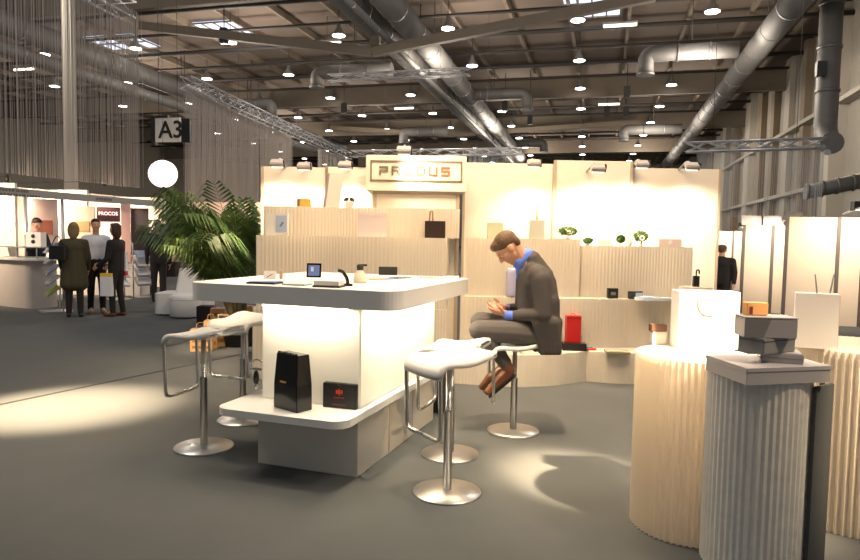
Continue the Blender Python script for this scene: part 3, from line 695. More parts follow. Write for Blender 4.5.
# ============================================================ STOOLS
def stool(seat_z, lab, loc, rz):
    t = thing('bar_stool', lab, 'bar stool', loc, rz, 'white bar stools around the counter')
    MB().lathe([(.20, 0), (.203, .004), (.20, .010), (.05, .016), (.03, .020)], 48).build('base', basem, t)
    MB().lathe([(.026, .015), (.026, seat_z*.62), (.0265, seat_z*.62), (.018, seat_z*.63), (.018, seat_z-.02)], 20).build('column', chrome, t)
    zs = seat_z; hw = .178
    # one flat tube running round the seat and down into the footrest
    pr = lambda s: [(-.225, s*.13, zs+.036), (-.205, s*.17, zs+.030), (-.06, s*hw, zs+.004), (.10, s*hw, zs+.004), (.155, s*hw, zs-.005), (.185, s*hw, zs-.05), (.18, s*hw, zs-.40)]
    L_ = [Vector(q) for q in pr(1)]; R_ = [Vector(q) for q in pr(-1)]
    path = L_[::-1]+R_; pp = arc_path(path[:1]+path[1:], .05, 5)
    loop = arc_path([Vector((.17, 0, zs-.42))]+[Vector((.175, hw, zs-.42))]+L_[::-1][1:]+R_[:-1]+[Vector((.175, -hw, zs-.42)), Vector((.17, 0, zs-.42))], .05, 5)
    MB().tube(loop, .0125, 10).build('frame', chrome, t)
    # saddle shell
    mb = MB(); nu, nv = 18, 12; prof = [(-.235, .034), (-.22, .040), (-.17, .034), (-.11, .020), (-.06, .006), (0, .0), (.05, .001), (.10, .004), (.14, .002), (.165, -.006), (.185, -.025), (.195, -.055)]
    vs = []
    for (x, dz) in prof:
        wv = hw+.014-(.030*max(0, (-x-.14)/.075)**2 if x < -.14 else 0)
        for j in range(nv+1):
            s = -1+2*j/nv; vs.append((x, s*wv, zs+dz+.016-.010*(1-s*s)))
    n1 = len(vs); vs += [(x, y, z-.032) for x, y, z in vs]; fs = []
    M_ = nv+1
    for i in range(len(prof)-1):
        for j in range(nv):
            a = i*M_+j; fs.append((a, a+1, a+M_+1, a+M_)); fs.append((n1+a, n1+a+M_, n1+a+M_+1, n1+a+1))
    for i in range(len(prof)-1):
        a = i*M_; fs.append((a, a+M_, n1+a+M_, n1+a)); a = i*M_+nv; fs.append((a, n1+a, n1+a+M_, a+M_))
    for j in range(nv): fs.append((j, n1+j, n1+j+1, j+1)); a = (len(prof)-1)*M_+j; fs.append((a, a+1, n1+a+1, n1+a))
    mb.add(vs, fs, True).build('seat', seatm, t)
    MB().prism(rrect(-.08, -.08, .08, .08, .03), zs-.028, zs-.008).build('seat_plate', basem, t)
    MB().tube([(0, -.02, zs-.035), (0, -.15, zs-.04)], .006, 6).build('lever', chrome, t)
    return t
stool(.79, 'nearest white bar stool, standing right of the counter in front', pz(447, 492), radians(228))
stool(.75, 'white bar stool close to the counter side, half hidden behind the nearest stool', pz(450, 454), radians(175))
stool(.675, 'bar stool with the seated man on it', pz(513, 431), radians(14.66+180))
stool(.80, 'white bar stool standing free at the far left of the counter', pz(204, 447), radians(178))
stool(.80, 'white bar stool behind the left end of the counter', pz(243, 420), radians(262))

# ============================================================ THE STAND: back wall
def bw(x, y, z=0): return Vector((x*cos(BY)-y*sin(BY), x*sin(BY)+y*cos(BY), z))
def bx(px, D): return (px-430)/F*D
WD = 7.95
def panel(px0, px1, D, ztop, lab, m=wallp, th=.06):
    x0, x1 = bx(px0, D), bx(px1, D); t = thing('stand_wall_panel', lab, 'wall panel', bw((x0+x1)/2, D+th/2), BY)
    MB().box((0, 0, ztop/2), (x1-x0, th, ztop)).build('board', m, t)
    mb = MB(); mb.box((-(x1-x0)/2, -.035, ztop/2), (.03, .02, ztop)); mb.box(((x1-x0)/2-.004, -.035, ztop/2), (.03, .02, ztop)); mb.build('edge_posts', seamm, t); return t
panel(262, 326, WD, 2.30, 'leftmost tall white wall panel of the stand')
panel(326, 372, WD, 2.31, 'white wall panel left of the sign tower')
panel(462, 551, WD+.1, 2.40, 'cream wall panel right of the sign tower behind the seated man')
panel(552, 628, WD-.12, 2.42, 'tallest bright white wall panel in the middle right')
panel(629, 716, WD, 2.36, 'rightmost bright white wall panel of the stand')
# sign tower
TD = 7.42; x0, x1 = bx(372, TD), bx(458, TD)
tw = thing('sign_tower', 'cream tower with overhanging box sign reading PRODUS', 'sign tower', bw((x0+x1)/2, TD), BY)
MB().box((0, .2, 1.02), (x1-x0, .4, 2.04)).build('closet', wallp, tw)
mb = MB(); w_ = x1-x0
for s in (-1, 1): mb.box((s*(w_/2-.02), -.01, 1.02), (.04, .02, 2.04))
mb.box((0, -.01, 1.99), (w_, .02, .05)); mb.build('door_frame', seamm, tw)
fwd = bx(464.5, TD-.08)-bx(365, TD-.08); zb, zt = 2.0, 2.385
fb = MB().box((bx(414.7, TD)-(x0+x1)/2, .19, (zb+zt)/2), (fwd, .54, zt-zb)).build('sign_box', wallp, tw, bevel=.004)
cx = bx(414.7, TD)-(x0+x1)/2; yf = -.084
mb = MB(); fw2, fh2, czz = fwd*.90, .21, 2.215; th = .018
for s in (-1, 1): mb.box((cx, yf, czz+s*fh2/2), (fw2, .012, th)); mb.box((cx+s*fw2/2, yf, czz), (th, .012, fh2+th))
mb.build('sign_border', signgrey, fb)
G = {'P': ['11111', '00001', '11111', '10000', '10000'], 'R': ['11110', '10001', '11110', '10010', '10001'], 'O': ['11111', '10001', '10001', '10001', '11111'],
     'D': ['11110', '10001', '10001', '10001', '11110'], 'U': ['10001', '10001', '10001', '10001', '11111'], 'S': ['11111', '10000', '11111', '00001', '11111']}
for i, ch in enumerate('PRODUS'):
    mb = MB(); cw = .0195; ox = cx-fw2*.40+i*fw2*.1365
    for r, row in enumerate(G[ch]):
        for c_, b_ in enumerate(row):
            if b_ == '1': mb.box((ox+c_*cw, yf, czz+.040-r*cw*1.02), (cw*1.04, .012, cw*1.06))
    mb.build('letter', signgrey if i < 3 else signpink, fb)
# wall top spotlights
def flood(px, py, D, lab, tgt=None, pw=0, back=.0):
    p = pd(px, py, D); t = thing('flood_spotlight', lab, 'spotlight', p, BY)
    Mx = Matrix.Rotation(radians(35), 3, 'X')
    MB().box((0, 0, 0), (.15, .10, .055), M=Mx).build('housing', greyl, t, bevel=.01)
    MB().box((0, .02, -.03), (.12, .07, .008), M=Mx).build('lens', mat('flood_glow', (1, 1, 1), emit=1.6, ecol=(1, .9, .7)), t)
    MB().tube(arc_path([(0, .02, .02), (0, .15, .07), (0, max(.2, WD-D), .0)], .05), .012, 6).build('arm', trussm, t)
    MB().box((.08, 0, .0), (.012, .05, .08), M=Mx).build('bracket', black, t)
    if pw: light('SPOT', p+Vector((0, 0, -.12)), bw(bx(px, WD), WD, 1.0) if tgt is None else tgt, pw, (1, .76, .50), .05, 130, .8)
flood(277, 163, 7.5, 'floodlight on the left end of the stand wall', None, 65)
flood(304, 166, 7.6, 'small floodlight left of the pink bag', None, 45)
flood(345, 165, 7.5, 'floodlight between the pink bag and sign', None, 60)
flood(404, 150, 7.1, 'floodlight above the sign box', bw(bx(430, TD), TD, 2.1), 12)
flood(534, 163, 7.6, 'floodlight above the seated man', None, 30)
flood(598, 168, 7.3, 'floodlight on an arm in front of the tallest wall panel', None, 60)
flood(642, 164, 7.5, 'floodlight at the seam right of the tallest wall panel', None, 50)
flood(692, 166, 7.55, 'floodlight near the right end of the stand wall', None, 38)
o = MB().box((0, 0, 0), (.09, .09, .12)).build('dark_lamp', black, None, bw(bx(361, 7.98), 7.98, 2.37), BY, tag=('small black lamp left of the sign box', 'lamp')); 
for px, py in ((416, 152), ): MB().box((0, 0, .02), (.04, .1, .14)).build('dark_clamp', black, None, bw(bx(px, 7.4), 7.4, 2.337), BY, tag=('small black clamp on the top of the sign box', 'clamp'))

# ------------------------------------------------------------ pleated paper walls
def pleat(name, lab, pts, z0, z1, thick, closed=False, amp=.0014, per=.036, m=paper, loc=(0, 0, 0), rz=0, lean=0):
    P = [Vector((*p, 0)) for p in pts]
    if closed: P.append(P[0])
    cum = [0]
    for a, b in zip(P, P[1:]): cum.append(cum[-1]+(b-a).length)
    L = cum[-1]; n = int(L/(per/2)); n += n % 2; out = []; j = 0
    for i in range(n+(0 if closed else 1)):
        s = L*i/n
        while j < len(P)-2 and cum[j+1] < s: j += 1
        u = (P[j+1]-P[j]); q = P[j]+u*((s-cum[j])/max(u.length, 1e-6)); u.normalize(); out.append((q, Vector((u.y, -u.x, 0))))
    mb = MB(); N = len(out)
    if closed:
        vs = [];
        for z in (z0, z1):
            for i, (q, nn) in enumerate(out): r = q+nn*(amp if i % 2 else -amp); vs.append((r.x+(lean*z), r.y, z))
        mb.add(vs, [(i, (i+1) % N, N+(i+1) % N, N+i) for i in range(N)]); c = sum((q for q, _ in out), Vector())/N
        vs2 = vs[N:]+[(c.x+lean*z1, c.y, z1)]; mb.add(vs2, [(i, (i+1) % N, N) for i in range(N)])
        vs2 = vs[:N]+[(c.x, c.y, z0)]; mb.add(vs2, [((i+1) % N, i, N) for i in range(N)])
    else:
        vs = []
        for z in (z0, z1):
            for side in (1, -1):
                for i, (q, nn) in enumerate(out): r = q+nn*(side*thick/2+(amp if i % 2 else -amp)); vs.append((r.x, r.y, z))
        for i in range(N-1):
            mb.add([], []); a = i
            mb.f.append((a, a+1, 2*N+a+1, 2*N+a)); mb.sm.append(False)
            mb.f.append((N+a+1, N+a, 3*N+a, 3*N+a+1)); mb.sm.append(False)
            mb.f.append((2*N+a, 2*N+a+1, 3*N+a+1, 3*N+a)); mb.sm.append(False)
            mb.f.append((a+1, a, N+a, N+a+1)); mb.sm.append(False)
        for a in (0, N-1):
            f_ = (a, 2*N+a, 3*N+a, N+a); mb.f.append(f_ if a == 0 else f_[::-1]); mb.sm.append(False)
        mb.v = [tuple(v) for v in vs]
    o = mb.build(name, m, None, loc, rz); T(o, lab, 'paper wall', 'pleated white paper walls'); return o
def wave(px0, px1, D, th, amp, ph, lam=1.2, n=40, jog=None):
    xs = [bx(px0, D-th/2)+(bx(px1, D-th/2)-bx(px0, D-th/2))*i/n for i in range(n+1)]
    return [tuple(bw(x, D+amp*sin(2*pi*x/lam+ph))[:2]) for x in xs]
PW = [
 ('top tier of the left pleated paper wall', 265, 459, 7.10, .03, .3, 1.49, 1.80, .24),
 ('upper visible tier of the left paper wall above the counter', 257, 448, 6.85, .03, 1.2, .75, 1.49, .46),
 ('lower tier of the left paper wall mostly hidden behind the counter', 255, 447, 6.84, .03, .6, 0, .75, .46),
 ('top tier of the paper wall right behind the seated man', 466, 580, 7.34, .02, 2.0, .862, 1.50, .30),
 ('right top tier of the paper wall under the small plants', 582, 693, 7.36, .02, 1.0, .862, 1.435, .30),
 ('middle tier of the right paper wall behind the red box', 462, 690, 7.2, .035, 2.4, .325, .862, .46),
]
for lab, a, b, D, am, ph, z0, z1, th in PW:
    pleat('pleated_paper_wall', lab, wave(a, b, D+th/2, th, am, ph), z0, z1, th)
# lowest bench tier, wavy front
fr = [(440, 383), (465, 384), (490, 386), (515, 387.5), (541, 386.5), (560, 384), (575, 381.5), (586, 381), (600, 382.5), (620, 384), (650, 385), (690, 385)]
pts = []
for px, py in fr:
    p = pz(px, py); q = Vector((p.x, p.y, 0)); pts.append(tuple((q+bw(0, .36))[:2]))
pleat('pleated_paper_bench', 'lowest bench tier of the right paper wall with wavy front', pts, 0, .325, .70)

# ------------------------------------------------------------ items on the tiers
def item(name, lab, cat, x0, x1, yt, D, zb, depth, m, group=None, rz=0, bevel=.003, build=True):
    a = pd(x0, yt, D); b = pd(x1, yt, D); wd = hypot(b.x-a.x, b.y-a.y); h = (a.z+b.z)/2-zb
    loc = Vector(((a.x+b.x)/2, (a.y+b.y)/2, zb))+bw(0, depth/2)
    t = thing(name, lab, cat, loc, BY+rz, group)
    if m: MB().box((0, 0, h/2), (wd, depth, h)).build('body', m, t, bevel=bevel)
    return t, wd, h
t, wd, h = item('gift_box', 'gold gift box on the left top tier', 'box', 297, 308.5, 199, 7.15, 1.80, .12, gold, rz=.5); MB().box((0, 0, h+.003), (wd*1.02, .122, .006)).build('lid', mat('gold_light', (.8, .58, .2), .4), t)
t = thing('paper_bag', 'tall leaning pink-beige paper bag on the left top tier', 'bag', pd(331, 213, 7.2)*1, BY+.5); t.location.z = 1.80
mb = MB(); vs = [(-.08, -.05, 0), (.08, -.05, 0), (.08, .05, 0), (-.08, .05, 0), (-.03, -.04, .36), (.12, -.04, .37), (.12, .02, .37), (-.03, .02, .36)]
mb.add(vs, [(3, 2, 1, 0), (4, 5, 6, 7), (0, 1, 5, 4), (2, 3, 7, 6), (3, 0, 4, 7)]).build('front', pinkc, t); MB().add([(.0805, -.05, 0), (.0805, .05, 0), (.1205, .02, .37), (.1205, -.04, .37)], [(0, 1, 2, 3)]).build('side_gusset', copper, t)
t = thing('ribbon_bow', 'small dark ribbon bow on the left top tier', 'bow', pd(349, 213, 7.2), BY); t.location.z = 1.80
for s in (-1, 1): MB().ball((s*.032, 0, .085), (.034, .014, .022), Matrix.Rotation(s*.6, 3, 'Y')).build('loop', black, t)
MB().box((0, 0, .035), (.09, .05, .07)).build('box', pinkc, t)
t, wd, h = item('display_sheet', 'clear display with pale blue picture at the left end of the paper wall', 'display', 266, 288, 213, 6.9, 1.49, .05, white); MB().box((wd*.2, -.028, h*.52), (wd*.5, .004, h*.75)).build('picture', bluel, t); MB().box((wd*.22, -.032, h*.5), (.02, .004, .055), M=Matrix.Rotation(.6, 3, 'Y')).build('dark_stroke', greyc, t)
t, wd, h = item('card_box', 'pale pink square box in the middle of the left paper wall', 'box', 358, 387, 213, 6.9, 1.49, .09, mat('blush_card', (.76, .68, .66), .6)); MB().box((0, -.046, h-.03), (wd*.98, .003, .004)).build('lid_line', pinkc, t)
t, wd, h = item('carrier_box', 'dark brown bag with upright handle loop near the sign tower', 'bag', 425, 445.5, 221, 6.95, 1.49, .10, mat('dark_brown_card', (.03, .015, .01), .4)); MB().tube(arc_path([(-.06, 0, h), (-.055, 0, h+.10), (-.03, 0, h+.11), (-.025, 0, h)], .03), .008, 6).build('handle', copper, t)
# right top tiers
t, wd, h = item('clear_box', 'pale green clear box on the tier behind the man', 'box', 488, 503.5, 223, 7.4, 1.50, .10, greenc); MB().box((0, 0, h+.002), (wd, .1, .005)).build('lid', white, t)
t, wd, h = item('clear_box', 'pale grey-green box with slim bottle neck right of the man', 'box', 530, 545, 220, 7.4, 1.50, .10, mat('sage_card', (.60, .62, .52), .5)); MB().lathe([(.013, h), (.013, h+.09), (.009, h+.10), (.009, h+.17)], 12).build('bottle_neck', greenc, t)
t, wd, h = item('clear_box', 'pink transparent-looking panel box behind the first small tree', 'box', 556, 577, 219, 7.58, 1.50, .04, mat('rose_card', (.80, .62, .55), .6)); MB().lathe([(.012, h), (.012, h+.015)], 10, c=(0, 0, 0)).build('knob', pinkc, t)
def bonsai(px, yt, D, zb, lab, seed, wpx, scale=1):
    p = pd(px, yt, D); h = p.z-zb; t = thing('small_tree', lab, 'small tree', Vector((p.x, p.y, zb)), BY); r = random.Random(seed); rw = wpx/2/F*D
    MB().lathe([(.018, 0), (.026, .02), (.024, .024)], 12).build('pot', white, t)
    MB().tube([(0, 0, .015), (.006, 0, h*.3), (-.004, 0, h*.6)], [.007, .006, .004], 6).build('trunk', stemm, t)
    mb = MB()
    for k in range(340):
        a = r.uniform(0, 2*pi); u = r.uniform(-1, 1); rr = r.uniform(.5, 1)**.5; q = Vector((cos(a)*sqrt(1-u*u)*rw*rr, sin(a)*sqrt(1-u*u)*rw*rr*.7, h*.66+u*h*.36*rr))
        n = Vector((r.uniform(-1, 1), r.uniform(-1, 1), r.uniform(-.3, 1))).normalized(); e = n.orthogonal().normalized()*.013; g = n.cross(e)
        mb.add([q-e, q+g*.7, q+e, q-g*.7], [(0, 1, 2, 3)])
    mb.build('leaves', leafs, t)['kind'] = 'stuff'
bonsai(568, 227, 7.4, 1.50, 'largest small round green tree on the right tier', 1, 20)
bonsai(588, 238, 7.42, 1.435, 'small low green plant right of the largest tree', 2, 10)
bonsai(621, 235, 7.42, 1.435, 'small green plant left of the white flower vase', 3, 9)
bonsai(641, 231, 7.46, 1.435, 'green plant with a white blossom on the right tier', 4, 15)
t, wd, h = item('card_box', 'low pale pink box between the small plants', 'box', 600, 613, 240.5, 7.42, 1.435, .08, pinkc); MB().box((0, 0, h+.002), (wd, .08, .004)).build('lid', white, t)
t = thing('flower_vase', 'white vase with pale pink blossoms among the small plants', 'vase', pd(629, 247, 7.42), BY); t.location.z = 1.435
MB().lathe([(.02, 0), (.034, .03), (.028, .07), (.015, .085)], 16).build('vase', white, t)
for k in range(5): a = k*1.25; MB().ball((.024*cos(a), .02*sin(a), .10+.008*(k % 2)), (.016, .016, .012)).build('blossom', pinkc, t)
t = thing('white_blossom', 'round white blossom in front of the green plant', 'flower', pd(642, 238, 7.37), BY); MB().tube([(.022*cos(a), 0, .022*sin(a)) for a in [2*pi*i/16 for i in range(16)]], .009, 6, closed=True).build('petals', white, t); MB().tube([(0, 0, -.02), (0, 0, 1.435-t.location.z+.002)], .003, 5).build('stalk', stemm, t)
t, wd, h = item('card_box', 'wide pale pink box at the right end of the top tier', 'box', 659, 682, 239, 7.42, 1.435, .10, pinkc); MB().box((0, -.052, h*.6), (wd*.15, .003, h*.5), M=Matrix.Rotation(.5, 3, 'Y')).build('stripe', white, t)
t, wd, h = item('mini_bottle', 'small dark bottle with curved neck right of the top tier', 'bottle', 694, 700, 276, 6.75, 1.04, .04, black); 
mb = MB(); MB().tube(arc_path([(0, 0, h), (0, 0, h+.06), (.03, 0, h+.06), (.03, 0, h+.02)], .02), .007, 6).build('neck', gblack, t)
# pedestal for it
p = t.location; pleat('pleated_paper_post', 'narrow paper post under the small dark bottle behind the white bag', [(p.x+.16*cos(a), p.y+.12*sin(a)) for a in [2*pi*i/24 for i in range(24)]], 0, 1.04, .1, True)
# ledge z=.82
t, wd, h = item('card_box', 'small black box on the middle ledge of the right paper wall', 'box', 608.5, 618.5, 288.5, 7.24, .862, .07, black); MB().box((0, -.036, h*.5), (wd*.5, .003, h*.3)).build('label', greyc, t)
t, wd, h = item('screen', 'small dark tablet on the middle ledge at the end of glossy sheets', 'tablet', 629, 643, 291.5, 7.24, .862, .05, gblack, rz=.2); MB().box((wd*.2, -.027, h*.5), (wd*.5, .003, h*.7)).build('display', bluel, t)
p = (pd(655, 296, 7.15)); t = thing('glossy_tray', 'curved glossy pale blue tray on the middle ledge', 'tray', (p.x, p.y, .862), BY+.15)
MB().prism(rrect(-.22, -.1, .22, .1, .09), 0, .028).build('tray', mat('pale_gloss', (.66, .74, .84), .15), t, bevel=.004); MB().box((-.06, 0, .034), (.2, .12, .008)).build('leaflet', bluel, t)
t = thing('lilac_vase', 'pale lilac cylinder vase on the ledge behind the man\'s chest', 'vase', pd(512, 300, 7.17)+Vector((0, 0, 0)), BY); t.location.z = .862; t.location += bw(0, .1)-Vector((0, 0, 0))
MB().lathe([(.055, 0), (.058, .02), (.058, .26), (.05, .30), (.04, .31)], 24).build('vase', purple, t); MB().lathe([(.04, .31), (.036, .312)], 20).build('rim', white, t)
t.location.z = .862
# bench z=.285
BZ = .325
t, wd, h = item('card_box', 'upright red gift box on the paper bench', 'box', 567, 581.5, 316, 7.08, BZ, .10, red); MB().box((0, -.052, h*.94), (wd*.9, .003, .008)).build('lid_line', mat('dark_red', (.2, .01, .01), .5), t); MB().tube(arc_path([(-.02, 0, h), (-.02, 0, h+.02), (.02, 0, h+.02), (.02, 0, h)], .01), .003, 5).build('loop', redm, t)
t, wd, h = item('card_box', 'long black box lying in front of the red gift box', 'box', 563.5, 587, 344, 6.96, BZ, .12, black, rz=-.08); MB().box((0, 0, h+.002), (wd*.95, .10, .005)).build('lid', gblack, t)
t, wd, h = item('card_box', 'small dark grey box behind the man\'s jacket on the paper bench', 'box', 552, 562, 333, 7.08, BZ, .10, greyc); MB().box((0, -.051, h*.3), (wd*.9, .003, h*.4)).build('dark_front', black, t)
t, wd, h = item('lighter_pack', 'tiny red and blue packet right of the black box on the bench', 'packet', 588, 596.5, 348.5, 7.02, BZ, .05, redm); MB().box((-.02, .02, h+.002), (wd*.7, .03, .012)).build('blue_top', mat('cyan_print', (.02, .25, .45), .5), t)
p = pz(617, 353, BZ); t = thing('flat_box', 'flat olive tray lying on the bench at the right', 'tray', p, BY-.05); MB().box((0, 0, .012), (.24, .17, .024)).build('tray', olivec, t, bevel=.003); MB().box((0, 0, .026), (.2, .13, .004)).build('inlay', mat('olive_pale', (.40, .37, .27), .5), t)
for i, (a, b) in enumerate(((500, 518), (528, 540), (478, 492))):
    t, wd, h = item('card_box', ['flat black box on the bench behind the stool column', 'small black box on the bench under the jacket tail', 'flat black box on the bench left behind the shoes'][i], 'box', a, b, 351, 6.95, BZ, .10, black); MB().box((0, 0, h+.001), (wd*.9, .08, .004)).build('lid', gblack, t)

# ============================================================ FOREGROUND PAPER COLUMNS
def circ(cx, cy, r, n=72, sx=1, sy=1): return [(cx+r*sx*cos(2*pi*i/n), cy+r*sy*sin(2*pi*i/n)) for i in range(n)]
CH = .915
cLc = Vector((.47, 3.69, 0))
pleat('pleated_paper_column', 'left pleated white paper column with a white bag on top', circ(0, 0, .285), 0, CH, 0, True, .008, .030, paper, cLc)
cN = bw(bx(764, 3.05), 3.05); 
col = thing('pleated_paper_column', 'nearest pleated paper column with dark felt end under the box stack', 'paper column', cN, BY, 'pleated paper columns')
o = pleat('paper', 'x', circ(0, 0, .22, sx=1.0), 0, .90, 0, True, .0025, .028, mat('paper_near', (.84, .82, .76), .7, trans=.2, noise_s=22, noise_a=.12, bump=.5)); o.parent = col
for k_ in ('label', 'category', 'group'): del o[k_]
o.name = 'paper_body'
MB().box((.228, -.125, .4425), (.018, .17, .862), rz=-.95).build('felt_end', felt, col, bevel=.003)
MB().box((.278, -.03, .4425), (.02, .13, .862), rz=-.5).build('felt_end', felt, col, bevel=.003)
c3 = bw(bx(866, 3.62), 3.62)
pleat('pleated_paper_column', 'right pleated paper column at the edge carrying the second white bag', circ(0, 0, .36), 0, .95, 0, True, .008, .032, paper, c3)
# white bags
def wbag(lab, loc, rz, wd, dp, h, m, side, handle_m, up=False):
    t = thing('carrier_bag', lab, 'bag', loc, rz)
    MB().box((0, 0, h/2), (wd, dp, h)).build('bag', m, t, bevel=.002)
    MB().box((wd/2+.0015, 0, h/2), (.002, dp*.96, h*.98)).build('side_gusset', side, t)
    if up:
        for s in (-1, 1): MB().tube([(wd/2-.07+s*.03, s*.02, h-.01), (wd/2-.07+s*.045, s*.03, h+.10)], .004, 6).build('handle', handle_m, t)
    else:
        MB().tube(arc_path([(-wd*.20, -dp/2-.004, h*.93), (-wd*.17, -dp/2-.006, h*.62), (wd*.12, -dp/2-.006, h*.58), (wd*.17, -dp/2-.004, h*.93)], .05), .004, 6).build('handle', handle_m, t)
    return t
wp = mat('white_bag_paper', (.86, .84, .82), .5)
p = pd(703, 350, 3.66); wbag('large white carrier bag with pink cord handle on the left paper column', Vector((p.x, p.y, CH)), BY, .33, .12, .315, wp, greyc, pinkc)
p = pd(814, 347, 3.5); wbag('white carrier bag with copper side standing at the right edge', Vector((p.x, p.y, .95)), BY-.45, .20, .10, .29, wp, copper, greyc, True)
# boxes left of the white bag
t, wd, h = item('card_box', 'small white box with dark box on it left of the white bag', 'box', 653, 667, 333, 3.72, CH, .05, white); MB().box((0, 0, h+.004), (wd*1.0, .05, .003)).build('lid', white, t)
t, wd, h = item('card_box', 'tiny dark brown box resting on the small white box', 'box', 651.5, 667.5, 324.5, 3.72, t.location.z+h+.006, .05, mat('choc_card', (.07, .03, .015), .4))
# stack on near column
z = .90
t = thing('flat_box', 'large flat grey box at the bottom of the stack on the nearest column', 'box', bw(bx(768, 2.97), 2.97, z), BY+.28)
pg = [(-.22, -.15), (.20, -.17), (.235, .12), (-.17, .17)]
MB().prism(pg, 0, .055).build('box', greyl, t, bevel=.002); MB().prism([(x*1.012, y*1.02) for x, y in pg], .056, .072).build('lid', greyl, t, bevel=.002)
t = thing('flat_box', 'small flat grey case second from the bottom of the stack', 'box', bw(bx(784, 2.97), 2.97, z+.0725), BY-.35)
MB().box((0, 0, .022), (.17, .15, .043)).build('case', greyl, t, bevel=.004); MB().box((0, 0, .022), (.174, .154, .003)).build('seam', greyc, t)
t = thing('flat_box', 'dark grey box in the middle of the stack', 'box', bw(bx(771, 2.95), 2.95, z+.1165), BY+.5)
MB().box((0, 0, .034), (.22, .12, .068)).build('box', greyc, t, bevel=.003); MB().box((0, 0, .056), (.223, .123, .002)).build('lid_line', black, t)
t = thing('flat_box', 'light and dark grey two-tone box at the top of the stack', 'box', bw(bx(768, 2.94), 2.94, z+.1855), BY-.1)
MB().box((0, 0, .043), (.22, .13, .086)).build('box', mat('mauve_grey', (.42, .40, .41), .5), t, bevel=.003)
MB().add([(-.111, -.0662, .001), (-.03, -.0662, .001), (.0, -.0662, .084), (-.111, -.0662, .084)], [(0, 1, 2, 3)]).build('dark_corner', greyc, t); MB().box((0, 0, .0885), (.223, .133, .004)).build('lid', greyl, t)
t = thing('gift_bag', 'small orange-brown bag on top of the box stack', 'bag', bw(bx(757, 2.97), 2.97, z+.277), BY); MB().box((0, 0, .028), (.095, .05, .056)).build('bag', mat('orange_kraft', (.80, .42, .16), .6), t, bevel=.003); MB().box((-.03, -.026, .022), (.014, .003, .034)).build('dark_slot', mat('dark_red2', (.2, .03, .02), .5), t)

# ============================================================ RIGHT BOOTHS
rp = mat('right_panel', (.66, .57, .47), .7)
def rpanel(px0, px1, pyt, Y, lab):
    a = onY(px0, pyt, Y); b = onY(px1, pyt, Y); t = thing('booth_wall', lab, 'booth wall', ((a.x+b.x)/2, Y, 0)); zt = a.z
    MB().box((0, 0, zt/2), (b.x-a.x, .08, zt)).build('board', rp, t); mb = MB()
    for k in (0, .68, 1): mb.box((-(b.x-a.x)/2+(b.x-a.x)*k, -.05, zt/2), (.06, .03, zt))
    mb.build('posts', mat('dark_post', (.10, .09, .085), .6), t); return a, b, zt
R_ = []
for px0, px1, pyt, Y, lab in ((787, 864, 217, 13.7, 'nearest lit booth wall on the right side of the hall'), (744, 787, 225, 15.6, 'second lit booth wall on the right side of the hall'), (713, 743, 231, 22.5, 'farthest lit booth wall beside the blurred visitor')):
    a, b, zt = rpanel(px0, px1, pyt, Y, lab); R_.append((a, b, zt))
    light('SPOT', ((a.x+b.x)/2+.3, Y-1.1, zt+.05), ((a.x+b.x)/2+.2, Y, 1.2), 110, (1, .78, .56), .05, 140, .9)
    t = thing('booth_spotlight', 'dark spotlight on the top edge of '+lab.replace(' on the right side of the hall', '').replace(' beside the blurred visitor', ''), 'spotlight', ((a.x+b.x)/2+.3, Y-.9, zt+.16))
    MB().box((0, 0, 0), (.3, .2, .16)).build('housing', black, t); MB().tube([(0, .1, 0), (0, .9, -.1)], .02, 6).build('arm', trussm, t)
slab('booth_fascia', 'grey slanting ledge board above the right booths', 'fascia', 4.80, 12, 4.88, 15.4, 2.05, 2.32, fascia)
for i, px in enumerate((752, 772)):
    p = onY(px, 222, 15.52); p.z = R_[1][2]+.1; MB().box((0, 0, 0), (.42, .08, .2)).build('name_board', greyl, None, p, tag=(['left', 'right'][i]+' of two small grey name boards over the second right booth', 'sign'))
#slab('booth_partition', 'dark grey low partition at the far right edge', 'partition', 5.4, 15.5, 5.5, 18.5, 0, 1.05, greyc)

# ============================================================ PEOPLE
def head_prims(hb, c, M, s=1.0):
    def E(p, r, rot=None): hb.ball(Vector(c)+M @ Vector(p)*s, tuple(k*s for k in r), M @ rot if rot else M, 18, 12)
    E((-.012, 0, .025), (.098, .076, .088)); E((.02, 0, -.03), (.070, .062, .080)); E((.045, 0, -.088), (.034, .036, .026))
    E((.072, 0, .028), (.022, .052, .016)); E((.062, 0, -.068), (.024, .026, .010)); E((.062, 0, -.055), (.024, .024, .009))
    hb.cap_(Vector(c)+M @ Vector((.080, 0, .018))*s, .009*s, Vector(c)+M @ Vector((.104, 0, -.022))*s, .013*s)
    for q in (-1, 1):
        E((.045, q*.043, -.022), (.030, .026, .028)); E((-.012, q*.077, -.008), (.020, .008, .032)); E((.088, q*.012, -.03), (.012, .009, .008))
def hair_short(hb, c, M, s=1.0):
    def E(p, r): hb.ball(Vector(c)+M @ Vector(p)*s, tuple(k*s for k in r), M, 18, 12)
    E((-.022, 0, .045), (.098, .082, .082)); E((-.065, 0, .00), (.048, .070, .075)); E((.035, 0, .085), (.050, .060, .036))
    for q in (-1, 1): E((-.012, q*.066, .035), (.034, .016, .040))
def hair_long(hb, c, M, s=1.0):
    hair_short(hb, c, M, s)
    def E(p, r): hb.ball(Vector(c)+M @ Vector(p)*s, tuple(k*s for k in r), M, 18, 12)
    E((-.05, 0, -.06), (.06, .092, .13)); E((-.03, .07, -.03), (.05, .03, .10)); E((-.03, -.07, -.03), (.05, .03, .10))
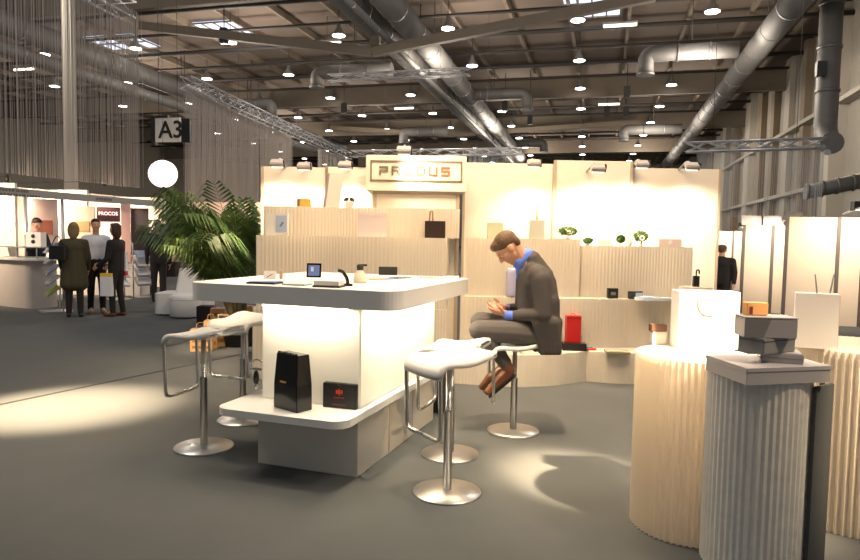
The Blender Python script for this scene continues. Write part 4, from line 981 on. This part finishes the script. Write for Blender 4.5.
def hand_prims(hb, wrist, d, palm_n, s=1.0, side=1, curl=.5):
    d = Vector(d).normalized(); n = Vector(palm_n); n = (n-d*n.dot(d)).normalized(); l = d.cross(n)*side; W = Vector(wrist)
    hb.cap_(W, .024*s, W+d*.03*s, .026*s)
    for k in (-1, 0, 1): hb.cap_(W+d*.02*s+l*k*.020*s, .016*s, W+d*.085*s+l*k*.026*s, .013*s)
    for k, ln in enumerate((.066, .075, .070, .054)):
        b = W+d*.088*s+l*(-.033+.022*k)*s; a = 0; q = b
        for j, fr_ in enumerate((.45, .32, .23)):
            a += curl*(.5+.3*j); e = q+(d*cos(a)+n*sin(a))*ln*fr_*s; hb.cap_(q, (.0092-.0008*j)*s, e, (.0086-.0008*j)*s, 8); q = e
    t0_ = W+d*.025*s-l*.028*s; t1 = t0_+(d*.6-l*.75+n*.35).normalized()*.042*s; t2 = t1+(d*.9-l*.2+n*.5).normalized()*.034*s
    hb.cap_(t0_, .013*s, t1, .011*s, 8); hb.cap_(t1, .011*s, t2, .0085*s, 8)

def person(lab, loc, face, H, top_m, leg_m, hair_m, coat=.80, longhair=False, armL=(-.05, .0), armR=(-.05, .0), shoe=black, head_down=0, coat_flare=.0, shirt=None, hat=None):
    """standing figure; face = heading; coat = hem height as share of H below which trousers show"""
    t = thing('person', lab, 'person', loc, face); s = H/1.75; body = MB(); clo = MB(); leg = MB()
    Mh = Matrix.Rotation(radians(head_down), 3, 'Y'); hc = Vector((.02, 0, 1.62))*s
    head_prims(body, hc, Mh, s); body.cap_(Vector((0, 0, 1.40))*s, .058*s, Vector((.01, 0, 1.53))*s, .054*s)
    body.ball(Vector((0, 0, 1.22))*s, (.10*s, .16*s, .22*s)); body.ball(Vector((0, 0, .96))*s, (.10*s, .15*s, .14*s)); body.cap_(Vector((0, 0, 1.3))*s, .09*s, Vector((0, 0, .95))*s, .10*s)
    # coat
    clo.ball(Vector((0, 0, 1.28))*s, (.125*s, .20*s, .16*s)); clo.cap_(Vector((0, -.13, 1.37))*s, .072*s, Vector((0, .13, 1.37))*s, .072*s)
    hem = coat; 
    for q in (-1, 1): clo.cap_(Vector((0, q*.07, 1.25))*s, .105*s, Vector((0, q*(.075+coat_flare), hem+.09))*s, (.10+coat_flare)*s)
    clo.cap_(Vector((0, 0, 1.25))*s, .12*s, Vector((0, 0, hem+.1))*s, (.11+coat_flare)*s); clo.cap_(Vector((0, 0, 1.40))*s, .07*s, Vector((0, 0, 1.44))*s, .06*s)
    for q, arm in ((1, armL), (-1, armR)):
        sh = Vector((0, q*.185, 1.37))*s; el = sh+Vector((sin(arm[0])*.29, q*.05, -cos(arm[0])*.29))*s
        a2 = arm[0]+arm[1]; dr = Vector((sin(a2), -q*.15*min(1, arm[1]), -cos(a2))).normalized(); wr = el+dr*.25*s
        clo.cap_(sh, .062*s, el, .050*s); clo.cap_(el, .048*s, wr, .036*s)
        body.cap_(sh, .045*s, el, .036*s); body.cap_(el, .036*s, wr, .024*s); hand_prims(body, wr+dr*.005, dr, Vector((0, -q, 0)), s, q, .35)
    for q, fo in ((1, .03), (-1, -.05)):
        hp = Vector((0, q*.085, .93))*s; kn = Vector((.02+fo*.5, q*.09, .50))*s; an = Vector((fo-.01, q*.10, .09))*s
        leg.cap_(hp, .098*s, kn, .066*s); leg.cap_(kn, .066*s, an, .052*s); body.cap_(hp, .08*s, kn, .052*s); body.cap_(kn, .052*s, an, .036*s); body.cap_(an, .036*s, an+Vector((.10, 0, -.045))*s, .03*s)
        sb = MB(); sb.cap_(an+Vector((-.015, 0, -.05))*s, .042*s, an+Vector((.14, q*.015, -.055))*s, .036*s); sb.cap_(an+Vector((0, 0, .0))*s, .045*s, an+Vector((0, 0, -.04))*s, .045*s)
        o = organic('shoe', sb, shoe, t, .012, 2)
    leg.cap_(Vector((0, -.05, .97))*s, .105*s, Vector((0, .05, .97))*s, .105*s)
    organic('body', body, skin, t, .009, 3); organic('trousers', leg, leg_m, t, .014, 4); organic('coat' if coat < .75 else 'jacket', clo, top_m, t, .012, 5)
    hb = MB(); (hair_long if longhair else hair_short)(hb, hc, Mh, s); organic('hair', hb, hair_m, t, .010, 3)
    return t
toR = 0; camdir = lambda p: atan2(-p.y, -p.x)
def fl_(px, py): return pz(px, py)
p = fl_(75, 317); person('person seen from behind in long olive coat with dark shoulder bag', p, camdir(p)+pi-.1, 1.66, olive, dark, hairf, .52, True, (.25, .3), (.15, .4), coat_flare=.03)
b = MB().prism(rrect(-.15, -.05, .15, .05, .04), -.13, .10, False).build('shoulder_bag', black, None, p+Vector((-.10, -.24, 1.14)), BY, bevel=.02, tag=('dark shoulder bag hanging on the olive coat', 'bag'))
MB().tube(arc_path([(-.12, 0, .09), (-.04, .05, .30), (.12, 0, .09)], .08), .009, 6).build('strap', black, b)
p = fl_(97, 313); person('person in white shirt and black trousers talking with two visitors', p, camdir(p)+.1, 1.74, shirtw, dark, hairk, .93, False, (.05, 1.2), (.05, 1.3), shoe=mat('tan_shoe', (.35, .25, .14), .5))
p = fl_(117, 316); person('person in black jacket with brown boots holding a white and red bag', p, camdir(p)+pi+1.0, 1.66, dark, dark, mat('auburn_hair', (.05, .02, .012), .6), .80, True, (.1, .9), (.1, .9), shoe=mat('boot', (.14, .05, .02), .6))
q = pd(118, 262, 11.9); t = thing('carrier_bag', 'white carrier bag with red bottom band and blue print', 'bag', Vector((q.x, q.y, .72)), BY+.1)
MB().box((0, 0, .24), (.30, .10, .34)).build('bag', shirtw, t); MB().box((0, 0, .035), (.305, .105, .08)).build('red_band', red, t); MB().ball((-.04, -.052, .13), (.07, .004, .035)).build('blue_print', bluec, t)
MB().tube(arc_path([(-.06, 0, .40), (-.03, 0, .58), (.03, 0, .58), (.06, 0, .40)], .05), .008, 6).build('strap', dark, t)
q = pz(105, 302, .25); t = thing('carrier_bag', 'small white bag with yellow top held low between the visitors', 'bag', pd(107, 292, 11.6), BY); MB().box((0, 0, .10), (.20, .08, .34)).build('bag', shirtw, t); MB().box((0, 0, .30), (.20, .08, .06)).build('yellow_top', mat('yellow_print', (.75, .5, .05), .5), t)
MB().tube(arc_path([(-.05, 0, .32), (-.03, 0, .48), (.03, 0, .48), (.05, 0, .32)], .04), .006, 6).build('handle', dark, t)
p = fl_(38, 302); person('person in dark suit reading beside the far-left counter', p, camdir(p)+.6, 1.76, navy, dark, hairk, .82, False, (.3, 1.3), (.3, 1.6), head_down=25)
q = pd(47, 232, 14.2); 
p = fl_(159, 302); person('person in black suit seen from behind near the white armchair', p, camdir(p)+pi, 1.74, dark, dark, hairk, .78, False, (.05, .2), (.05, .2))
p = fl_(147, 299); person('person in dark blue suit facing the aisle left of the black suit', p+Vector((-.1, .5, 0)), camdir(p)+.3, 1.80, navy, navy, hairb, .82, False, (.1, .3), (.1, 1.0), head_down=8)
p = fl_(206, 296); person('person in dark jacket half hidden behind the palm', p, camdir(p)+.5, 1.68, dark, dark, hairk, .80)
p = fl_(133, 294); person('person with red collar far back by the brochure racks', p+Vector((0, .6, 0)), camdir(p)-.2, 1.62, mat('plum_cloth', (.12, .02, .05), .8), dark, hairk, .8, True)
q = pd(722, 248, 13.2); person('person in dark clothes seen from behind at the right end of the stand', (q.x, q.y, 0), camdir(q)+pi-.3, 1.46, dark, dark, mat('grey_brown_hair', (.10, .06, .04), .7), .75, False).scale = (1.3, 1.35, 1.0)

# ---- seated man
SP = pz(513, 431); SD = -SP.x*sin(YAW)+SP.y*cos(YAW)
man = thing('person', 'person in charcoal suit and blue shirt sitting hunched on the bar stool reading', 'person', (SP.x, SP.y, 0))
inv = Vector((SP.x, SP.y, 0)); LAT = bw(0, 1)
def mp(px, py, lat=0): return pd(px, py, SD)+LAT*lat-inv
F_ = bw(-1, 0); S_ = bw(0, 1)               # facing direction, away-from-camera side
def frame(tilt):                             # head matrix: x = face direction, pitched down by tilt
    x = (F_*cos(tilt)-Vector((0, 0, 1))*sin(tilt)).normalized(); y = -S_ if False else Vector((0, 0, 1)).cross(F_).normalized(); z = x.cross(y); return Matrix((x, y, z)).transposed()
Mh = frame(radians(53)); hc = mp(508, 248.5)
body = MB(); head_prims(body, hc, Mh, 1.06)
body.cap_(mp(526, 264), .054, hc+Mh @ Vector((-.035, 0, -.045)), .056)
body.cap_(mp(534, 275), .11, mp(541, 325), .11); body.cap_(mp(534, 275), .06, mp(526, 262), .055)
for s in (-1, 1):
    sh = mp(536, 278, s*.17); el = mp(537, 314, s*.20); wr = mp(509, 311+ s*-2, s*.09)
    body.cap_(sh, .045, el, .036); body.cap_(el, .036, wr, .025)
    dr = (F_*1.0+S_*(-s)*.35+Vector((0, 0, .12))).normalized()
    hand_prims(body, wr+dr*.02, dr, Vector((0, 0, 1))*(1.0 if s > 0 else .9)+S_*(-s)*.5, 1.02, -s, .28)
    body.cap_(mp(540, 333, s*.09), .07, mp(482, 328, s*.11), .055)
    body.cap_(mp(482, 330, s*.11), .05, mp(504, 364, s*.07), .035)
organic('body', body, skin, man, .0045, 3)
hb = MB()
def E(p, r): hb.ball(hc+Mh @ Vector(p)*1.06, tuple(k*1.06 for k in r), Mh, 20, 14)
E((-.020, 0, .044), (.098, .081, .081)); E((-.062, 0, .012), (.048, .068, .070)); E((.040, 0, .083), (.048, .058, .034))
for q_ in (-1, 1): E((-.018, q_*.066, .040), (.034, .015, .034))
organic('hair', hb, hairb, man, .005, 2)
for q_ in (-1, 1): MB().ball(hc+Mh @ Vector((.072, q_*.034, .003))*1.06, (.008, .009, .004), Mh).build('eye', white, man)
for q_ in (-1, 1): MB().ball(hc+Mh @ Vector((.083, q_*.034, .002))*1.06, (.004, .005, .004), Mh).build('iris', black, man)
for q_ in (-1, 1): MB().cap_(hc+Mh @ Vector((.088, q_*.018, .026))*1.06, .004, hc+Mh @ Vector((.078, q_*.052, .028))*1.06, .003, 8).build('eyebrow', hairb, man)
jk = MB()
jk.cap_(mp(535, 274, -.13), .078, mp(535, 274, .13), .078)
for s in (-1, 0, 1):
    jk.cap_(mp(537, 279, s*.09), .105, mp(543, 300, s*.09), .108); jk.cap_(mp(543, 300, s*.09), .112, mp(544, 326, s*.08), .108)
    jk.cap_(mp(531, 270, s*.06), .066, mp(534, 282, s*.10), .085)
jk.cap_(mp(532, 260, 0), .074, mp(539, 277, 0), .115); jk.cap_(mp(541, 284, 0), .12, mp(546, 306, 0), .105); jk.cap_(mp(523, 274, -.045), .048, mp(524, 306, -.07), .062); jk.cap_(mp(523, 274, .045), .048, mp(524, 306, .07), .062); jk.cap_(mp(530, 290, -.06), .07, mp(532, 322, -.08), .055); jk.cap_(mp(530, 290, .06), .07, mp(532, 322, .08), .055)
for s in (-1, 1):
    sh = mp(537, 278, s*.165); el = mp(539, 312, s*.205); wr = mp(512, 312-s*2, s*.105)
    jk.cap_(sh, .072, el, .056); jk.cap_(el, .056, wr, .040)
# tail of the jacket hanging behind the seat
for k in range(5):
    f = k/4; jk.cap_(mp(538+f*15, 322, .02), .05, mp(536+f*19, 349, .02), .028)
    for s in (-.19, -.12, .12, .19): jk.cap_(mp((534 if s < -.15 else 540)+f*(16 if s < -.15 else 14), 320, s), .045, mp(538+f*16, 348, s), .024)
organic('jacket', jk, suit, man, .008, 5)
tr = MB()
for s in (-1, 1):
    ko = -3 if s > 0 else 1; kx = 481 if s > 0 else 478
    tr.cap_(mp(541, 332, s*.09), .108, mp(kx, 327+ko*1.2, s*.105), .078)
    tr.cap_(mp(kx, 327+ko*1.2, s*.105), .074, mp(504, 361, s*.07), .052)
tr.cap_(mp(541, 331, -.09), .11, mp(541, 331, .09), .11)
organic('trousers', tr, trous, man, .008, 5)
for s in (-1, 1):
    sb = MB(); o_ = 6*(s > 0)
    sb.cap_(mp(508-o_*.3, 369, s*.07), .045, mp(497-o_, 380, s*.07), .040); sb.cap_(mp(497-o_, 380, s*.07), .040, mp(487-o_*.6, 389, s*.08), .030); sb.cap_(mp(505-o_*.3, 363, s*.07), .046, mp(508-o_*.3, 369, s*.07), .045)
    sh = organic('shoe', sb, brown_l, man, .006, 3)
    so = MB(); so.cap_(mp(512-o_*.3, 374, s*.07), .022, mp(489-o_*.6, 394, s*.08), .014); organic('sole', so, black, sh, .006, 2)
cl = MB(); cl.cap_(mp(527.5, 256, 0), .059, mp(520, 262.5, 0), .058); cl.cap_(mp(520, 264, 0), .036, mp(520.5, 276, 0), .036)
organic('shirt_collar', cl, blue, man, .006, 2)
for s in (-1, 1):
    wr = mp(512, 312-s*2, s*.105); MB().cap_(wr+F_*.015, .038, wr+F_*.045-S_*s*.012, .034).build('shirt_cuff', blue, man)
p = mp(497, 311.5, 0)+inv; t = thing('smartphone', 'small dark handheld device in the seated man\'s hands', 'phone', p+Vector((0, 0, .01)), BY); MB().box((0, 0, .0), (.11, .062, .010), M=Matrix.Rotation(.25, 3, 'Y')).build('case', gblack, t, bevel=.003); MB().box((0, 0, .006), (.095, .054, .002), M=Matrix.Rotation(.25, 3, 'Y')).build('screen', bluec, t)
